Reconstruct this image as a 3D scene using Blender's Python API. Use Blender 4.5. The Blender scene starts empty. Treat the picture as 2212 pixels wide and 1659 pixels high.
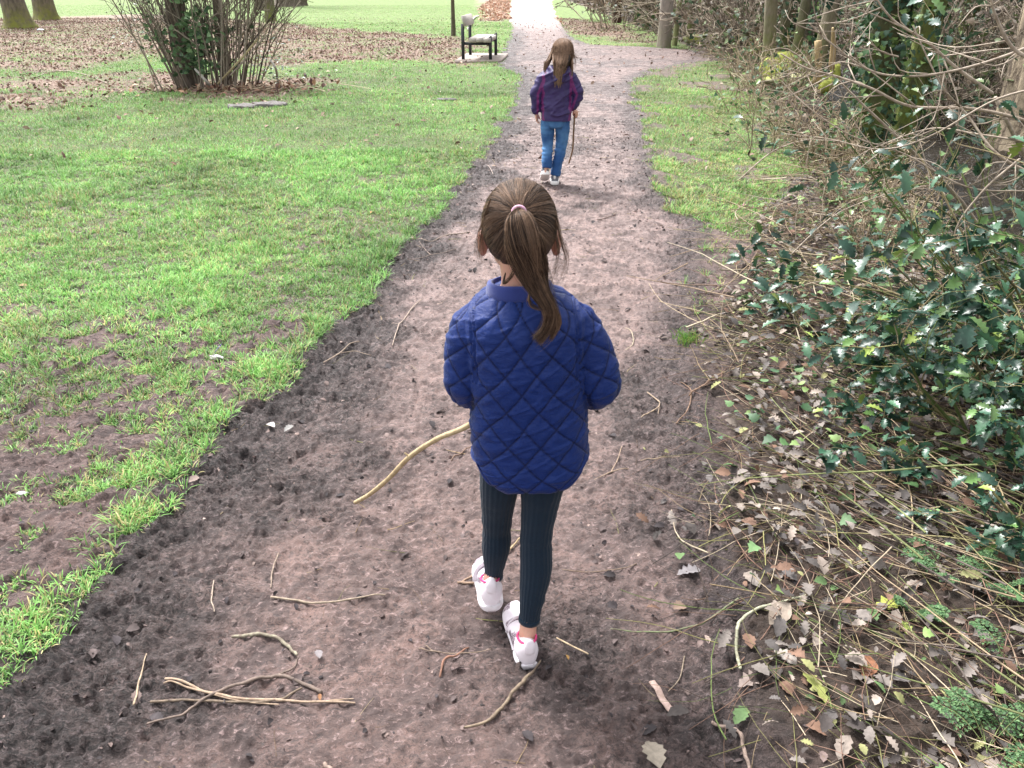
import bpy, math, random
import numpy as np
from mathutils import Vector, Matrix
random.seed(7); rng = np.random.default_rng(11)
R = math.radians
scene = bpy.context.scene
COL = scene.collection
# ---------------------------------------------------------------- camera
CAM_H = 1.45; PITCH = R(26.7); FV = 1703.0      # FV: focal length in pixels of a 2212 wide picture
cam = bpy.data.cameras.new("camera"); camo = bpy.data.objects.new("camera", cam); COL.objects.link(camo)
camo.location = (0, 0, CAM_H); camo.rotation_euler = (math.pi/2 - PITCH, 0, 0)
cam.sensor_width = 36; cam.lens = 36*FV/2212; cam.clip_start = .05; cam.clip_end = 2000
scene.camera = camo
scene.render.resolution_x = 1024; scene.render.resolution_y = 768
# ---------------------------------------------------------------- sky, sun, exposure
world = bpy.data.worlds.new("World"); scene.world = world; world.use_nodes = True
nt = world.node_tree; bg = nt.nodes['Background']
sky = nt.nodes.new('ShaderNodeTexSky'); sky.sky_type = 'NISHITA'; sky.sun_disc = False
SUN_EL, SUN_AZ = R(58), R(-38)                   # azimuth measured from +Y towards +X
sky.sun_elevation = SUN_EL; sky.sun_rotation = SUN_AZ; sky.dust_density = 3.0; sky.air_density = 1.0
hs = nt.nodes.new('ShaderNodeHueSaturation'); hs.inputs['Saturation'].default_value = .10
nt.links.new(sky.outputs[0], hs.inputs['Color']); nt.links.new(hs.outputs[0], bg.inputs[0])
bg.inputs[1].default_value = .092
sl = bpy.data.lights.new("sun", 'SUN'); sl.energy = 1.5; sl.angle = R(14); sl.color = (1, .965, .93)
so = bpy.data.objects.new("sun", sl); COL.objects.link(so)
sd = Vector((math.sin(SUN_AZ)*math.cos(SUN_EL), math.cos(SUN_AZ)*math.cos(SUN_EL), math.sin(SUN_EL)))
so.rotation_euler = sd.to_track_quat('Z', 'Y').to_euler(); so.location = (0, 0, 30)
scene.view_settings.view_transform = 'Standard'; scene.view_settings.look = 'None'
scene.view_settings.gamma = 1; scene.view_settings.use_curve_mapping = False
scene.view_settings.exposure = 2.2
# ---------------------------------------------------------------- where a pixel of the photo lies in the place
CP, SP = math.cos(PITCH), math.sin(PITCH)
def ray(px, py):
    u = (px-1106)/FV; v = (829.5-py)/FV
    return (u, CP+v*SP, -SP+v*CP)
def G(px, py, z=0.0):
    r = ray(px, py); t = (z-CAM_H)/r[2]
    return (r[0]*t, r[1]*t)
def P(px, py, Y):
    r = ray(px, py); t = Y/r[1]
    return Vector((r[0]*t, Y, CAM_H+r[2]*t))
def pxw(px, Y, z):                                # metres per photo pixel at a point
    return px*(Y*CP+(CAM_H-z)*SP)/FV
# ---------------------------------------------------------------- noise
def _h(ix, iy, iz, s):
    n = (ix*374761393 + iy*668265263 + iz*2147483647 + s*1274126177) & 0xffffffff
    n = ((n ^ (n >> 13))*1274126177) & 0xffffffff
    n = ((n ^ (n >> 16))*2246822519) & 0xffffffff
    return ((n ^ (n >> 15)) & 0xffff)/65535.0
def vnoise(x, y, z=0.0, s=0):
    x = np.asarray(x, float); y = np.asarray(y, float); z = np.zeros_like(x)+z
    ix, iy, iz = np.floor(x).astype(np.int64), np.floor(y).astype(np.int64), np.floor(z).astype(np.int64)
    fx, fy, fz = x-ix, y-iy, z-iz
    fx = fx*fx*(3-2*fx); fy = fy*fy*(3-2*fy); fz = fz*fz*(3-2*fz)
    o = 0
    for a in (0, 1):
        for b in (0, 1):
            for c in (0, 1):
                w = (fx if a else 1-fx)*(fy if b else 1-fy)*(fz if c else 1-fz)
                o = o + w*_h(ix+a, iy+b, iz+c, s)
    return o*2-1
def vn2(x, y, s=0):
    ix, iy = np.floor(x).astype(np.int64), np.floor(y).astype(np.int64)
    fx, fy = x-ix, y-iy
    fx = fx*fx*(3-2*fx); fy = fy*fy*(3-2*fy)
    a = _h(ix, iy, 0, s); b = _h(ix+1, iy, 0, s); c = _h(ix, iy+1, 0, s); d = _h(ix+1, iy+1, 0, s)
    return ((a*(1-fx)+b*fx)*(1-fy)+(c*(1-fx)+d*fx)*fy)*2-1
def fbm(x, y, oc=4, s=0, g=.5):
    x = np.asarray(x, float); y = np.asarray(y, float); o = 0; a = 1; t = 0
    for k in range(oc):
        o = o + a*vn2(x+k*17.3, y-k*9.1, s+k); t += a; a *= g
        x, y = x*1.62+y*1.2, y*1.62-x*1.2
    return o/t
def sstep(a, b, x):
    t = np.clip((x-a)/(b-a), 0, 1); return t*t*(3-2*t)
# ---------------------------------------------------------------- object helpers
def tag(o, label=None, cat=None, group=None, kind=None):
    if label: o['label'] = label
    if cat: o['category'] = cat
    if group: o['group'] = group
    if kind: o['kind'] = kind
    return o
def empty(name, loc, label, cat, group=None):
    o = bpy.data.objects.new(name, None); COL.objects.link(o); o.location = loc; o.empty_display_size = .1
    return tag(o, label, cat, group)
def npmesh(name, V, faces, mats, parent=None, smooth=True, col=None, fmat=None, attrs=None):
    """faces: list of int arrays (m,3) or (m,4); col: per-vertex rgb; fmat: material index per face"""
    V = np.asarray(V, np.float32)
    faces = [np.asarray(f, np.int32) for f in faces if len(f)]
    me = bpy.data.meshes.new(name)
    me.vertices.add(len(V)); 
    if parent is not None: V = V-np.array(origin_of(parent), np.float32)
    me.vertices.foreach_set('co', V.ravel())
    loops = np.concatenate([f.ravel() for f in faces]); tot = np.concatenate([np.full(len(f), f.shape[1], np.int32) for f in faces])
    st = np.concatenate([[0], np.cumsum(tot)[:-1]]).astype(np.int32)
    me.loops.add(len(loops)); me.loops.foreach_set('vertex_index', loops.astype(np.int32))
    me.polygons.add(len(tot)); me.polygons.foreach_set('loop_start', st)
    if fmat is not None: me.polygons.foreach_set('material_index', np.asarray(fmat, np.int32))
    me.polygons.foreach_set('use_smooth', np.full(len(tot), bool(smooth)))
    if col is not None:
        a = me.color_attributes.new('Col', 'FLOAT_COLOR', 'POINT')
        c = np.ones((len(V), 4), np.float32); c[:, :3] = col; a.data.foreach_set('color', c.ravel())
    for k, v in (attrs or {}).items():
        a = me.attributes.new(k, 'FLOAT', 'POINT'); a.data.foreach_set('value', np.asarray(v, np.float32))
    me.update(calc_edges=True); me.validate()
    for m in (mats if isinstance(mats, (list, tuple)) else [mats]): me.materials.append(m)
    o = bpy.data.objects.new(name, me); COL.objects.link(o)
    if parent is not None: o.parent = parent
    return o
def origin_of(o):
    v = Vector((0, 0, 0))
    while o is not None: v = v+o.location; o = o.parent
    return v
class MB:
    def __init__(s): s.V = []; s.T = []; s.Q = []; s.n = 0; s.mt = []; s.mq = []; s.C = []
    def add(s, V, F, m=0, col=(1, 1, 1)):
        V = np.asarray(V, float)
        for f in F:
            if len(f) == 3: s.T.append([i+s.n for i in f]); s.mt.append(m)
            elif len(f) == 4: s.Q.append([i+s.n for i in f]); s.mq.append(m)
            else:
                for k in range(1, len(f)-1): s.T.append([f[0]+s.n, f[k]+s.n, f[k+1]+s.n]); s.mt.append(m)
        s.V.append(V); s.n += len(V); s.C.append(np.tile(np.array(col, float), (len(V), 1)) if np.ndim(col) == 1 else col)
        return s
    def build(s, name, mats, parent=None, smooth=True):
        return npmesh(name, np.concatenate(s.V), [np.array(s.T).reshape(-1, 3), np.array(s.Q).reshape(-1, 4)], mats, parent, smooth,
                      col=np.concatenate(s.C), fmat=s.mt+s.mq)
def catmull(pts, sub):
    p = np.array([list(q) for q in pts], float)
    if len(p) < 3 or sub < 2:
        if sub < 2: return p
        t = np.linspace(0, 1, sub*(len(p)-1)+1)[:, None]; return p[0]*(1-t)+p[-1]*t if len(p) == 2 else p
    q = np.vstack([2*p[0]-p[1], p, 2*p[-1]-p[-2]]); out = []
    for i in range(1, len(q)-2):
        for k in range(sub):
            t = k/sub
            out.append(.5*((2*q[i])+(-q[i-1]+q[i+1])*t+(2*q[i-1]-5*q[i]+4*q[i+1]-q[i+2])*t*t+(-q[i-1]+3*q[i]-3*q[i+1]+q[i+2])*t**3))
    out.append(q[-2]); return np.array(out)
def tube(pts, rad, n=10, sub=4, caps=True, up=(0, 0, 1), round_ends=False):
    """pts (k,3); rad scalars or (a,b): a across (perp. to up), b along up"""
    rr = np.array([(r, r) if np.isscalar(r) else r for r in rad], float)
    c = catmull(np.hstack([np.array([list(q) for q in pts], float), rr]), sub); p, r = c[:, :3], np.maximum(c[:, 3:], 1e-5)
    if round_ends:
        d0 = p[0]-p[1]; d0 /= np.linalg.norm(d0)+1e-9; d1 = p[-1]-p[-2]; d1 /= np.linalg.norm(d1)+1e-9
        a = [(.55, .83), (.85, .53), (.99, .12)]
        pre = [(p[0]+d0*r[0].mean()*x, r[0]*y) for x, y in a][::-1]; post = [(p[-1]+d1*r[-1].mean()*x, r[-1]*y) for x, y in a]
        p = np.array([q[0] for q in pre]+list(p)+[q[0] for q in post]); r = np.array([q[1] for q in pre]+list(r)+[q[1] for q in post])
    T = np.gradient(p, axis=0); T /= np.linalg.norm(T, axis=1)[:, None]+1e-12
    u = np.array(up, float); A = np.cross(T[0], u)
    if np.linalg.norm(A) < .2: A = np.cross(T[0], [0, 1, .1])
    A /= np.linalg.norm(A); V = []; th = np.linspace(0, 2*np.pi, n, endpoint=False)
    for i in range(len(p)):
        A = A-T[i]*np.dot(A, T[i]); A /= np.linalg.norm(A)+1e-12; B = np.cross(A, T[i])
        V.append(p[i]+np.outer(np.cos(th)*r[i, 0], A)+np.outer(np.sin(th)*r[i, 1], B))
    V = np.concatenate(V); F = []
    for i in range(len(p)-1):
        for k in range(n):
            a = i*n+k; b = i*n+(k+1) % n; F.append((a, b, b+n, a+n))
    if caps: F.append(tuple(range(n))[::-1]); F.append(tuple((len(p)-1)*n+k for k in range(n)))
    return V, F
def loft(secs, n=32, sub=4, caps=True):
    """horizontal superellipse sections (cx,cy,z,a,b,power)"""
    c = catmull(secs, sub); th = np.linspace(0, 2*np.pi, n, endpoint=False); V = []
    for cx, cy, z, a, b, pw in c:
        e = 2/pw; co, si = np.cos(th), np.sin(th)
        V.append(np.stack([cx+a*np.sign(co)*np.abs(co)**e, cy+b*np.sign(si)*np.abs(si)**e, np.full(n, z)], 1))
    V = np.concatenate(V); F = []; m = len(c)
    for i in range(m-1):
        for k in range(n):
            a = i*n+k; b = i*n+(k+1) % n; F.append((a, b, b+n, a+n))
    if caps: F.append(tuple(range(n))[::-1]); F.append(tuple((m-1)*n+k for k in range(n)))
    return V, F
def ball(c, r, nu=24, nv=14, rot=None):
    r = np.array([r]*3 if np.isscalar(r) else r, float); V = []
    for i in range(nv+1):
        ph = np.pi*i/nv
        for k in range(nu):
            th = 2*np.pi*k/nu; V.append((math.sin(ph)*math.cos(th), math.sin(ph)*math.sin(th), math.cos(ph)))
    V = np.array(V)*r
    if rot is not None: V = V@np.array(rot).T
    F = [(i*nu+k, (i+1)*nu+k, (i+1)*nu+(k+1) % nu, i*nu+(k+1) % nu) for i in range(nv) for k in range(nu)]
    return V+np.array(list(c)), F
def box(c, s, rz=0):
    V = np.array([(x, y, z) for x in (-.5, .5) for y in (-.5, .5) for z in (-.5, .5)])*np.array(s)
    M = np.array([[math.cos(rz), -math.sin(rz), 0], [math.sin(rz), math.cos(rz), 0], [0, 0, 1]])
    return V@M.T+np.array(c), [(0, 1, 3, 2), (4, 6, 7, 5), (0, 4, 5, 1), (2, 3, 7, 6), (0, 2, 6, 4), (1, 5, 7, 3)]
def strands(Pn, Rn, sides=3):
    """Pn (N,K,3), Rn (N,K): many thin tubes, returns V, faces(list)"""
    N, K, _ = Pn.shape
    T = np.gradient(Pn, axis=1); T /= np.linalg.norm(T, axis=2, keepdims=True)+1e-12
    ref = np.array([.31, .22, .92]); A = np.cross(T, ref); A /= np.linalg.norm(A, axis=2, keepdims=True)+1e-9; B = np.cross(T, A)
    th = np.linspace(0, 2*np.pi, sides, endpoint=False)
    V = Pn[:, :, None, :]+Rn[:, :, None, None]*(np.cos(th)[None, None, :, None]*A[:, :, None, :]+np.sin(th)[None, None, :, None]*B[:, :, None, :])
    V = V.reshape(-1, 3)
    i = np.arange(N)[:, None, None]*K*sides; k = np.arange(K-1)[None, :, None]*sides; s = np.arange(sides)[None, None, :]; s2 = (s+1) % sides
    a = i+k+s; b = i+k+s2
    F = np.stack([a, b, b+sides, a+sides], -1).reshape(-1, 4)
    return V, F
def rotm(yaw, pitch, roll):
    cy, sy, cp, sp, cr, sr = np.cos(yaw), np.sin(yaw), np.cos(pitch), np.sin(pitch), np.cos(roll), np.sin(roll)
    z = np.zeros_like(cy)
    Rz = np.stack([cy, -sy, z, sy, cy, z, z, z, z+1], -1).reshape(-1, 3, 3)
    Rx = np.stack([z+1, z, z, z, cp, -sp, z, sp, cp], -1).reshape(-1, 3, 3)
    Ry = np.stack([cr, z, sr, z, z+1, z, -sr, z, cr], -1).reshape(-1, 3, 3)
    return Rz@Rx@Ry
def scatter(tv, tf, pos, rot, sc):
    """copies of a small template as one mesh"""
    tv = np.asarray(tv, float); N = len(pos); sc = np.asarray(sc, float)
    if sc.ndim == 1: sc = sc[:, None]
    V = np.einsum('nij,nkj->nki', rot, tv[None]*sc[:, None, :])+pos[:, None, :]
    off = np.arange(N)[:, None, None]*len(tv)
    out = []
    for m in (3, 4):
        f = np.array([q for q in tf if len(q) == m])
        if len(f): out.append((f[None]+off).reshape(-1, m))
    return V.reshape(-1, 3), out
def remesh(V, F_lists, voxel, smooth_it=4, fac=.5):
    """union of closed shells into ONE continuous surface"""
    mb = MB()
    for v, f in zip(V, F_lists): mb.add(v, f)
    o = mb.build('tmp', bpy.data.materials[0] if bpy.data.materials else bpy.data.materials.new('tmp'))
    m = o.modifiers.new('r', 'REMESH'); m.mode = 'VOXEL'; m.voxel_size = voxel
    if smooth_it: s = o.modifiers.new('s', 'SMOOTH'); s.iterations = smooth_it; s.factor = fac
    dg = bpy.context.evaluated_depsgraph_get(); e = o.evaluated_get(dg); me = e.to_mesh()
    n = len(me.vertices); V2 = np.empty(n*3, np.float32); me.vertices.foreach_get('co', V2); V2 = V2.reshape(-1, 3).astype(float)
    N2 = np.empty(n*3, np.float32); me.vertices.foreach_get('normal', N2); N2 = N2.reshape(-1, 3).astype(float)
    fs = np.array([list(p.vertices) for p in me.polygons if len(p.vertices) == 4]); ft = np.array([list(p.vertices) for p in me.polygons if len(p.vertices) == 3], int)
    e.to_mesh_clear(); d = o.data; bpy.data.objects.remove(o); bpy.data.meshes.remove(d)
    return V2, N2, [ft.reshape(-1, 3), fs.reshape(-1, 4)]
# ---------------------------------------------------------------- materials
def new_mat(name):
    m = bpy.data.materials.new(name); m.use_nodes = True; t = m.node_tree; b = t.nodes['Principled BSDF']
    return m, t, b
def nd(t, typ, **kw):
    n = t.nodes.new(typ)
    for k, v in kw.items():
        if k in n.inputs: n.inputs[k].default_value = v
        else: setattr(n, k, v)
    return n
def mixc(t, f, a, b, blend='MIX'):
    n = t.nodes.new('ShaderNodeMix'); n.data_type = 'RGBA'; n.blend_type = blend
    for s, v in ((0, f), (6, a), (7, b)):
        if isinstance(v, bpy.types.NodeSocket): t.links.new(v, n.inputs[s])
        else: n.inputs[s].default_value = v if s == 0 else (tuple(v)+(1,))[:4]
    return n.outputs[2]
def noise(t, scale, detail=5, rough=.6, vec=None, dist=0.0):
    n = nd(t, 'ShaderNodeTexNoise', Scale=scale, Detail=detail, Roughness=rough, Distortion=dist)
    if vec is not None: t.links.new(vec, n.inputs['Vector'])
    return n.outputs['Fac']
def ramp(t, fac, a, b, c0=(0, 0, 0), c1=(1, 1, 1)):
    n = t.nodes.new('ShaderNodeValToRGB'); e = n.color_ramp.elements
    e[0].position = a; e[1].position = b; e[0].color = tuple(c0)+(1,); e[1].color = tuple(c1)+(1,)
    t.links.new(fac, n.inputs[0]); return n.outputs[0]
def bump(t, b, h, strength=.5, dist=.01):
    n = nd(t, 'ShaderNodeBump', Strength=strength, Distance=dist); t.links.new(h, n.inputs['Height']); t.links.new(n.outputs[0], b.inputs['Normal']); return n
def coords(t, stretch=None):
    tc = t.nodes.new('ShaderNodeTexCoord')
    if stretch is None: return tc.outputs['Object']
    mp = t.nodes.new('ShaderNodeMapping'); mp.inputs['Scale'].default_value = stretch; t.links.new(tc.outputs['Object'], mp.inputs[0]); return mp.outputs[0]
def mat(name, c1, c2=None, scale=20, rough=.7, bmp=.3, bdist=.004, stretch=None, spec=.5, sheen=0, detail=6, lo=.35, hi=.65, vcol=False):
    m, t, b = new_mat(name); v = coords(t, stretch); f = noise(t, scale, detail, .65, v)
    c = mixc(t, ramp(t, f, lo, hi), c1, c2 or tuple(x*.6 for x in c1))
    if vcol:
        a = nd(t, 'ShaderNodeVertexColor', layer_name='Col'); c = mixc(t, 1.0, a.outputs[0], c, 'MULTIPLY')
    t.links.new(c, b.inputs['Base Color']); b.inputs['Roughness'].default_value = rough
    b.inputs['Specular IOR Level'].default_value = spec; b.inputs['Sheen Weight'].default_value = sheen
    if bmp: bump(t, b, noise(t, scale*1.7, detail, .7, v), bmp, bdist)
    return m
def leafmat(name, rough=.5, spec=.4, trans=.3, nscale=60, bmp=.25):
    """colour of each leaf or blade comes from its own attribute"""
    m, t, b = new_mat(name); a = nd(t, 'ShaderNodeVertexColor', layer_name='Col')
    f = noise(t, nscale, 3, .6, coords(t)); c = mixc(t, 1.0, a.outputs[0], ramp(t, f, .25, .75, (.7, .7, .7), (1.2, 1.2, 1.2)), 'MULTIPLY')
    t.links.new(c, b.inputs['Base Color']); b.inputs['Roughness'].default_value = rough; b.inputs['Specular IOR Level'].default_value = spec
    if bmp: bump(t, b, noise(t, nscale*2, 3, .6, coords(t)), bmp, .003)
    if trans:
        tr = nd(t, 'ShaderNodeBsdfTranslucent'); t.links.new(c, tr.inputs[0]); mx = nd(t, 'ShaderNodeMixShader'); mx.inputs[0].default_value = trans
        t.links.new(b.outputs[0], mx.inputs[1]); t.links.new(tr.outputs[0], mx.inputs[2]); t.links.new(mx.outputs[0], t.nodes['Material Output'].inputs[0])
    return m
# ================================================================ GROUND, PATH, STREAM
PATH_L = [(-700, 2600), (-420, 2000), (-120, 1659), (0, 1520), (60, 1470), (150, 1370), (270, 1180), (390, 1060), (500, 905), (610, 850), (660, 780), (735, 690), (790, 650), (850, 560),
          (905, 500), (990, 400), (1040, 330), (1080, 270), (1118, 200), (1126, 165), (1078, 146), (1088, 110), (1100, 85), (1108, 60), (1100, 30), (1104, 5), (1106, -2)]
PATH_R = [(1196, -2), (1190, 5), (1202, 40), (1232, 80), (1275, 96), (1360, 100), (1500, 108), (1560, 128), (1480, 142), (1400, 158), (1362, 182), (1385, 250), (1398, 300), (1408, 380), (1440, 440), (1515, 480), (1505, 560),
          (1490, 640), (1480, 720), (1490, 800), (1510, 950), (1560, 1100), (1600, 1250), (1620, 1400), (1640, 1659), (1700, 2300), (1760, 2600)]
POLY = np.array([G(*p) for p in PATH_L+PATH_R])
def poly_sd(x, y, poly):
    """signed distance, positive inside"""
    x = np.asarray(x, float).ravel(); y = np.asarray(y, float).ravel(); d = np.full(x.shape, 1e9); ins = np.zeros(x.shape, bool)
    for i in range(len(poly)):
        ax, ay = poly[i]; bx, by = poly[(i+1) % len(poly)]; ex, ey = bx-ax, by-ay
        t = np.clip(((x-ax)*ex+(y-ay)*ey)/(ex*ex+ey*ey+1e-12), 0, 1)
        d = np.minimum(d, (x-ax-t*ex)**2+(y-ay-t*ey)**2)
        c = ((ay > y) != (by > y)); xx = ax+(y-ay)*ex/(ey if abs(ey) > 1e-12 else 1e-12); ins ^= c & (x < xx)
    return np.where(ins, 1, -1)*np.sqrt(d)
SX = np.array([-60, -8, 0, 5, 9, 12.3, 18, 26, 36, 60, 120, 400.]); SC = np.array([3.5, 3.6, 4.0, 4.4, 5.2, 6.2, 7.5, 8.5, 8.4, 9.5, 14, 40.])
def stream_d(x, y): return x-np.interp(y, SX, SC)+.25*np.sin(y*.9)
LITTER = [[(-300, 52), (300, 30), (700, 60), (900, 75), (1010, 88), (1010, 140), (900, 128), (700, 135), (600, 145), (300, 120), (120, 150), (-300, 150)],
          [(-300, 165), (60, 172), (250, 160), (420, 168), (640, 175), (690, 200), (600, 222), (400, 205), (260, 200), (180, 215), (60, 235), (-300, 240)],
          [(1035, -4), (1096, -4), (1098, 42), (1062, 45)],
          [(1205, 40), (1330, 55), (1420, 100), (1300, 80), (1230, 70)]]
LITTER = [np.array([G(*p) for p in q]) for q in LITTER]
def masks(x, y):
    """path, dark rough mud, grass cover, leaf litter, bank/undergrowth"""
    x = np.asarray(x, float); y = np.asarray(y, float); sh = x.shape; x = x.ravel(); y = y.ravel()
    sd = poly_sd(x, y, POLY)
    edge = fbm(x*5, y*5, 4, 3)*.07*np.clip(y/3, .6, 3)+fbm(x*22, y*22, 2, 5)*.025
    path = sstep(-.02, .03, sd+edge)
    # dark churned mud: along the left edge, wide near the camera
    px0 = np.interp(y, [0, 1.1, 2, 3, 5, 8, 20], [.75, .62, .42, .38, .34, .3, .5])
    L = np.array([G(*p) for p in PATH_L]); lx = np.interp(y, L[:, 1], L[:, 0])
    rr = np.array([G(*p) for p in PATH_R])[::-1]; rx = np.interp(y, rr[:, 1], rr[:, 0])
    dl = x-lx; dr = rx-x
    dark = (1-sstep(px0*.35, px0*1.5, dl+fbm(x*2.3, y*2.3, 4, 21)*.4+fbm(x*11, y*11, 3, 23)*.12))*np.clip(.86+.08*np.minimum(y, 3)+.5*fbm(x*3, y*3, 3, 24), 0, 1)
    dark = np.maximum(dark, (1-sstep(.05, .35, dr+fbm(x*3, y*3, 3, 22)*.2))*.75)
    dark = np.maximum(dark, sstep(7, 10, y)*(1-sstep(19, 24, y))*.55*sstep(-.2, .3, fbm(x*2, y*1.2, 3, 8)+.1))
    dark = np.maximum(dark, sstep(.42, .62, fbm(x*1.7, y*1.7, 4, 33)+.12)*.7)
    dark = np.maximum(dark, .8*np.exp(-(((x-.16)/.22)**2+((y-1.45)/.2)**2)))  # round darker, rougher patch beside the near girl's feet
    dark = dark*(1-.72*sstep(.02, .14, -sd+fbm(x*4, y*4, 2, 25)*.08))
    # sparse worn turf in the near left
    sparse = sstep(3.9, 2.7, y+fbm(x*1.2, y*1.2, 3, 44)*.7)*(x < 0)
    cover = 1-path
    n1 = fbm(x*2.6, y*2.6, 4, 40); n2 = fbm(x*8, y*8, 3, 41)
    n3 = fbm(x*20, y*20, 2, 42); bare = sstep(-.12, .22, n1*.55+n2*.75+n3*.8+.05+(sparse-.8)*.6)*np.clip(sparse*1.7, 0, 1)*.985; bare = np.maximum(bare, sstep(.36, .55, fbm(x*3.1, y*3.1, 4, 46)+n3*.3)*.5*(y < 9)*sstep(11, 5, y))
    edge_keep = np.exp(-((sd+.07)/.06)**2)*(x < 1)*sstep(-.35, .15, fbm(x*3.3, y*3.3, 2, 47))
    bare = bare*(1-.8*edge_keep)
    lit = np.zeros_like(x)
    for q in LITTER: lit = np.maximum(lit, sstep(-.7, .5, poly_sd(x, y, q)+fbm(x*1.1, y*1.1, 4, 50)*.9+fbm(x*6, y*6, 2, 51)*.35))
    lit = lit*(1-path)*np.clip(.75+.9*fbm(x*1.6, y*1.6, 3, 52)+.5*fbm(x*7, y*7, 2, 53), .15, 1)
    # right side: undergrowth
    s = stream_d(x, y)
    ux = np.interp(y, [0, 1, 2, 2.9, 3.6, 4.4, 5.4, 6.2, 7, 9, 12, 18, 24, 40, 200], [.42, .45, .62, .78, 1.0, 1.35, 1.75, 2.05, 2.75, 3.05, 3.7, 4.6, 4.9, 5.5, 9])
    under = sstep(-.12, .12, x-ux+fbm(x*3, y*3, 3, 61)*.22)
    gr = cover*(1-bare)*(1-lit*.88)*(1-under)
    gr = gr*(1-.55*sstep(.9, 1.1, x)*sstep(4.8, 3.4, y))*(1-.85*((x > .9) & (y < 22))*sstep(.12, .45, fbm(x*2.4, y*2.0, 4, 77)+.18*sstep(9, 13, y)))
    gr = gr*(1-sstep(60, 90, y)*0)
    gr = np.where((y < 1.0), gr*.8, gr); gr = gr*(1-sstep(0, .2, x)*sstep(3.6, 3.1, y))*(1-.8*sstep(.5, .8, x)*sstep(5.4, 4.4, y))*(1-sstep(.5, .8, x)*sstep(5.2, 3.8, y)*.8*sstep(-.25, .3, fbm(x*4, y*4, 3, 79)))
    return [a.reshape(sh) for a in (path, dark, gr, lit, under, s, sd)]
def ground_z(x, y, mk=None, fine=True):
    x = np.asarray(x, float); y = np.asarray(y, float); sh = x.shape; x = x.ravel(); y = y.ravel()
    path, dark, gr, lit, under, s, sd = [a.ravel() for a in (mk or masks(x, y))]
    far = sstep(3, 14, y)
    z = fbm(x*.35, y*.35, 3, 90)*.05*far
    z = z-.018*sstep(-.03, .15, sd)*(1-far)                       # the path is a little lower than the turf
    left = sstep(-1.95, -1.15, s); z = z-left*.85*sstep(1.1, 2.6, s*0+y+2)
    right = sstep(1.1, 2.2, s); z = z+right*.85+sstep(2, 16, s)*4.2+sstep(1.5, 5, s)*.5*(1+fbm(x*.6, y*.6, 3, 95))
    z = z+under*(1-left)*(.02+.025*fbm(x*3, y*3, 3, 92))
    if fine:
        nf = 1/(1+np.maximum(y-6, 0)*.15)
        # churned mud: ridged noise gives crumbs, prints and holes
        a = fbm(x*9, y*9, 3, 100); b = 1-np.abs(fbm(x*26, y*30, 3, 110)); c = fbm(x*60, y*75, 3, 120)
        ph = fbm(x*3.2, y*3.2, 3, 104)
        sh_ = np.clip(fbm(x*17+a*1.5, y*26, 4, 150)*2.2, -1, 1); e_ = fbm(x*85, y*120, 2, 160)
        mudz = dark*(a*.014+(b-.8)*.034+sh_*.010+c*.016+e_*.004)+(1-dark)*(a*.006+(b-.8)*.014*(1+ph)+sh_*.004+c*.010+e_*.003+ph*.004)
        clod = np.clip(fbm(x*38, y*44, 3, 140)-.42, 0, 1)*(.020+.03*dark)
        z = z+path*(mudz+clod)*nf
        z = z+(1-path)*(fbm(x*7, y*7, 4, 130)*.016+np.clip(c, 0, 1)*.008+(np.clip(fbm(x*30, y*34, 3, 141)-.25, 0, 1)*.04+(1-np.abs(fbm(x*19, y*23, 3, 142)))*.02)*(1-gr)*(1-lit))*nf
    return z.reshape(sh)
def gz(x, y): return ground_z(np.atleast_1d(np.asarray(x, float)), np.atleast_1d(np.asarray(y, float)))
def gz1(x, y): return float(gz([x], [y])[0])
def axis(a, b, lo, hi, d0, grow):
    pts = list(np.arange(lo, hi, d0)); d = d0; v = pts[-1]
    while v < b: d *= grow; v += d; pts.append(v)
    d = d0; v = pts[0]; pre = []
    while v > a: d *= grow; v -= d; pre.append(v)
    return np.array(pre[::-1]+pts)
xs = axis(-420, 420, -1.75, 1.6, .0078, 1.025)
ys = list(np.arange(.8, 2.4, .0078)); d = .0078
while ys[-1] < 700: d = max(.0078, ys[-1]*.0048 if ys[-1] < 40 else ys[-1]*.03); ys.append(ys[-1]+d)
pre = []; v = .8; d = .0078
while v > -300: d *= 1.12; v -= d; pre.append(v)
ys = np.array(pre[::-1]+ys)
X, Yg = np.meshgrid(xs, ys); mk = masks(X, Yg); Z = ground_z(X, Yg, mk)
nx, ny = len(xs), len(ys); V = np.stack([X.ravel(), Yg.ravel(), Z.ravel()], 1)
idx = np.arange(nx*ny).reshape(ny, nx); Q = np.stack([idx[:-1, :-1], idx[:-1, 1:], idx[1:, 1:], idx[1:, :-1]], -1).reshape(-1, 4)
pf = mk[0].ravel()[Q].mean(1) > .5
def MR(t, v, a, b):
    n = nd(t, 'ShaderNodeMapRange'); t.links.new(v, n.inputs[0]); n.inputs[1].default_value = a; n.inputs[2].default_value = b; return n.outputs[0]
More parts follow.
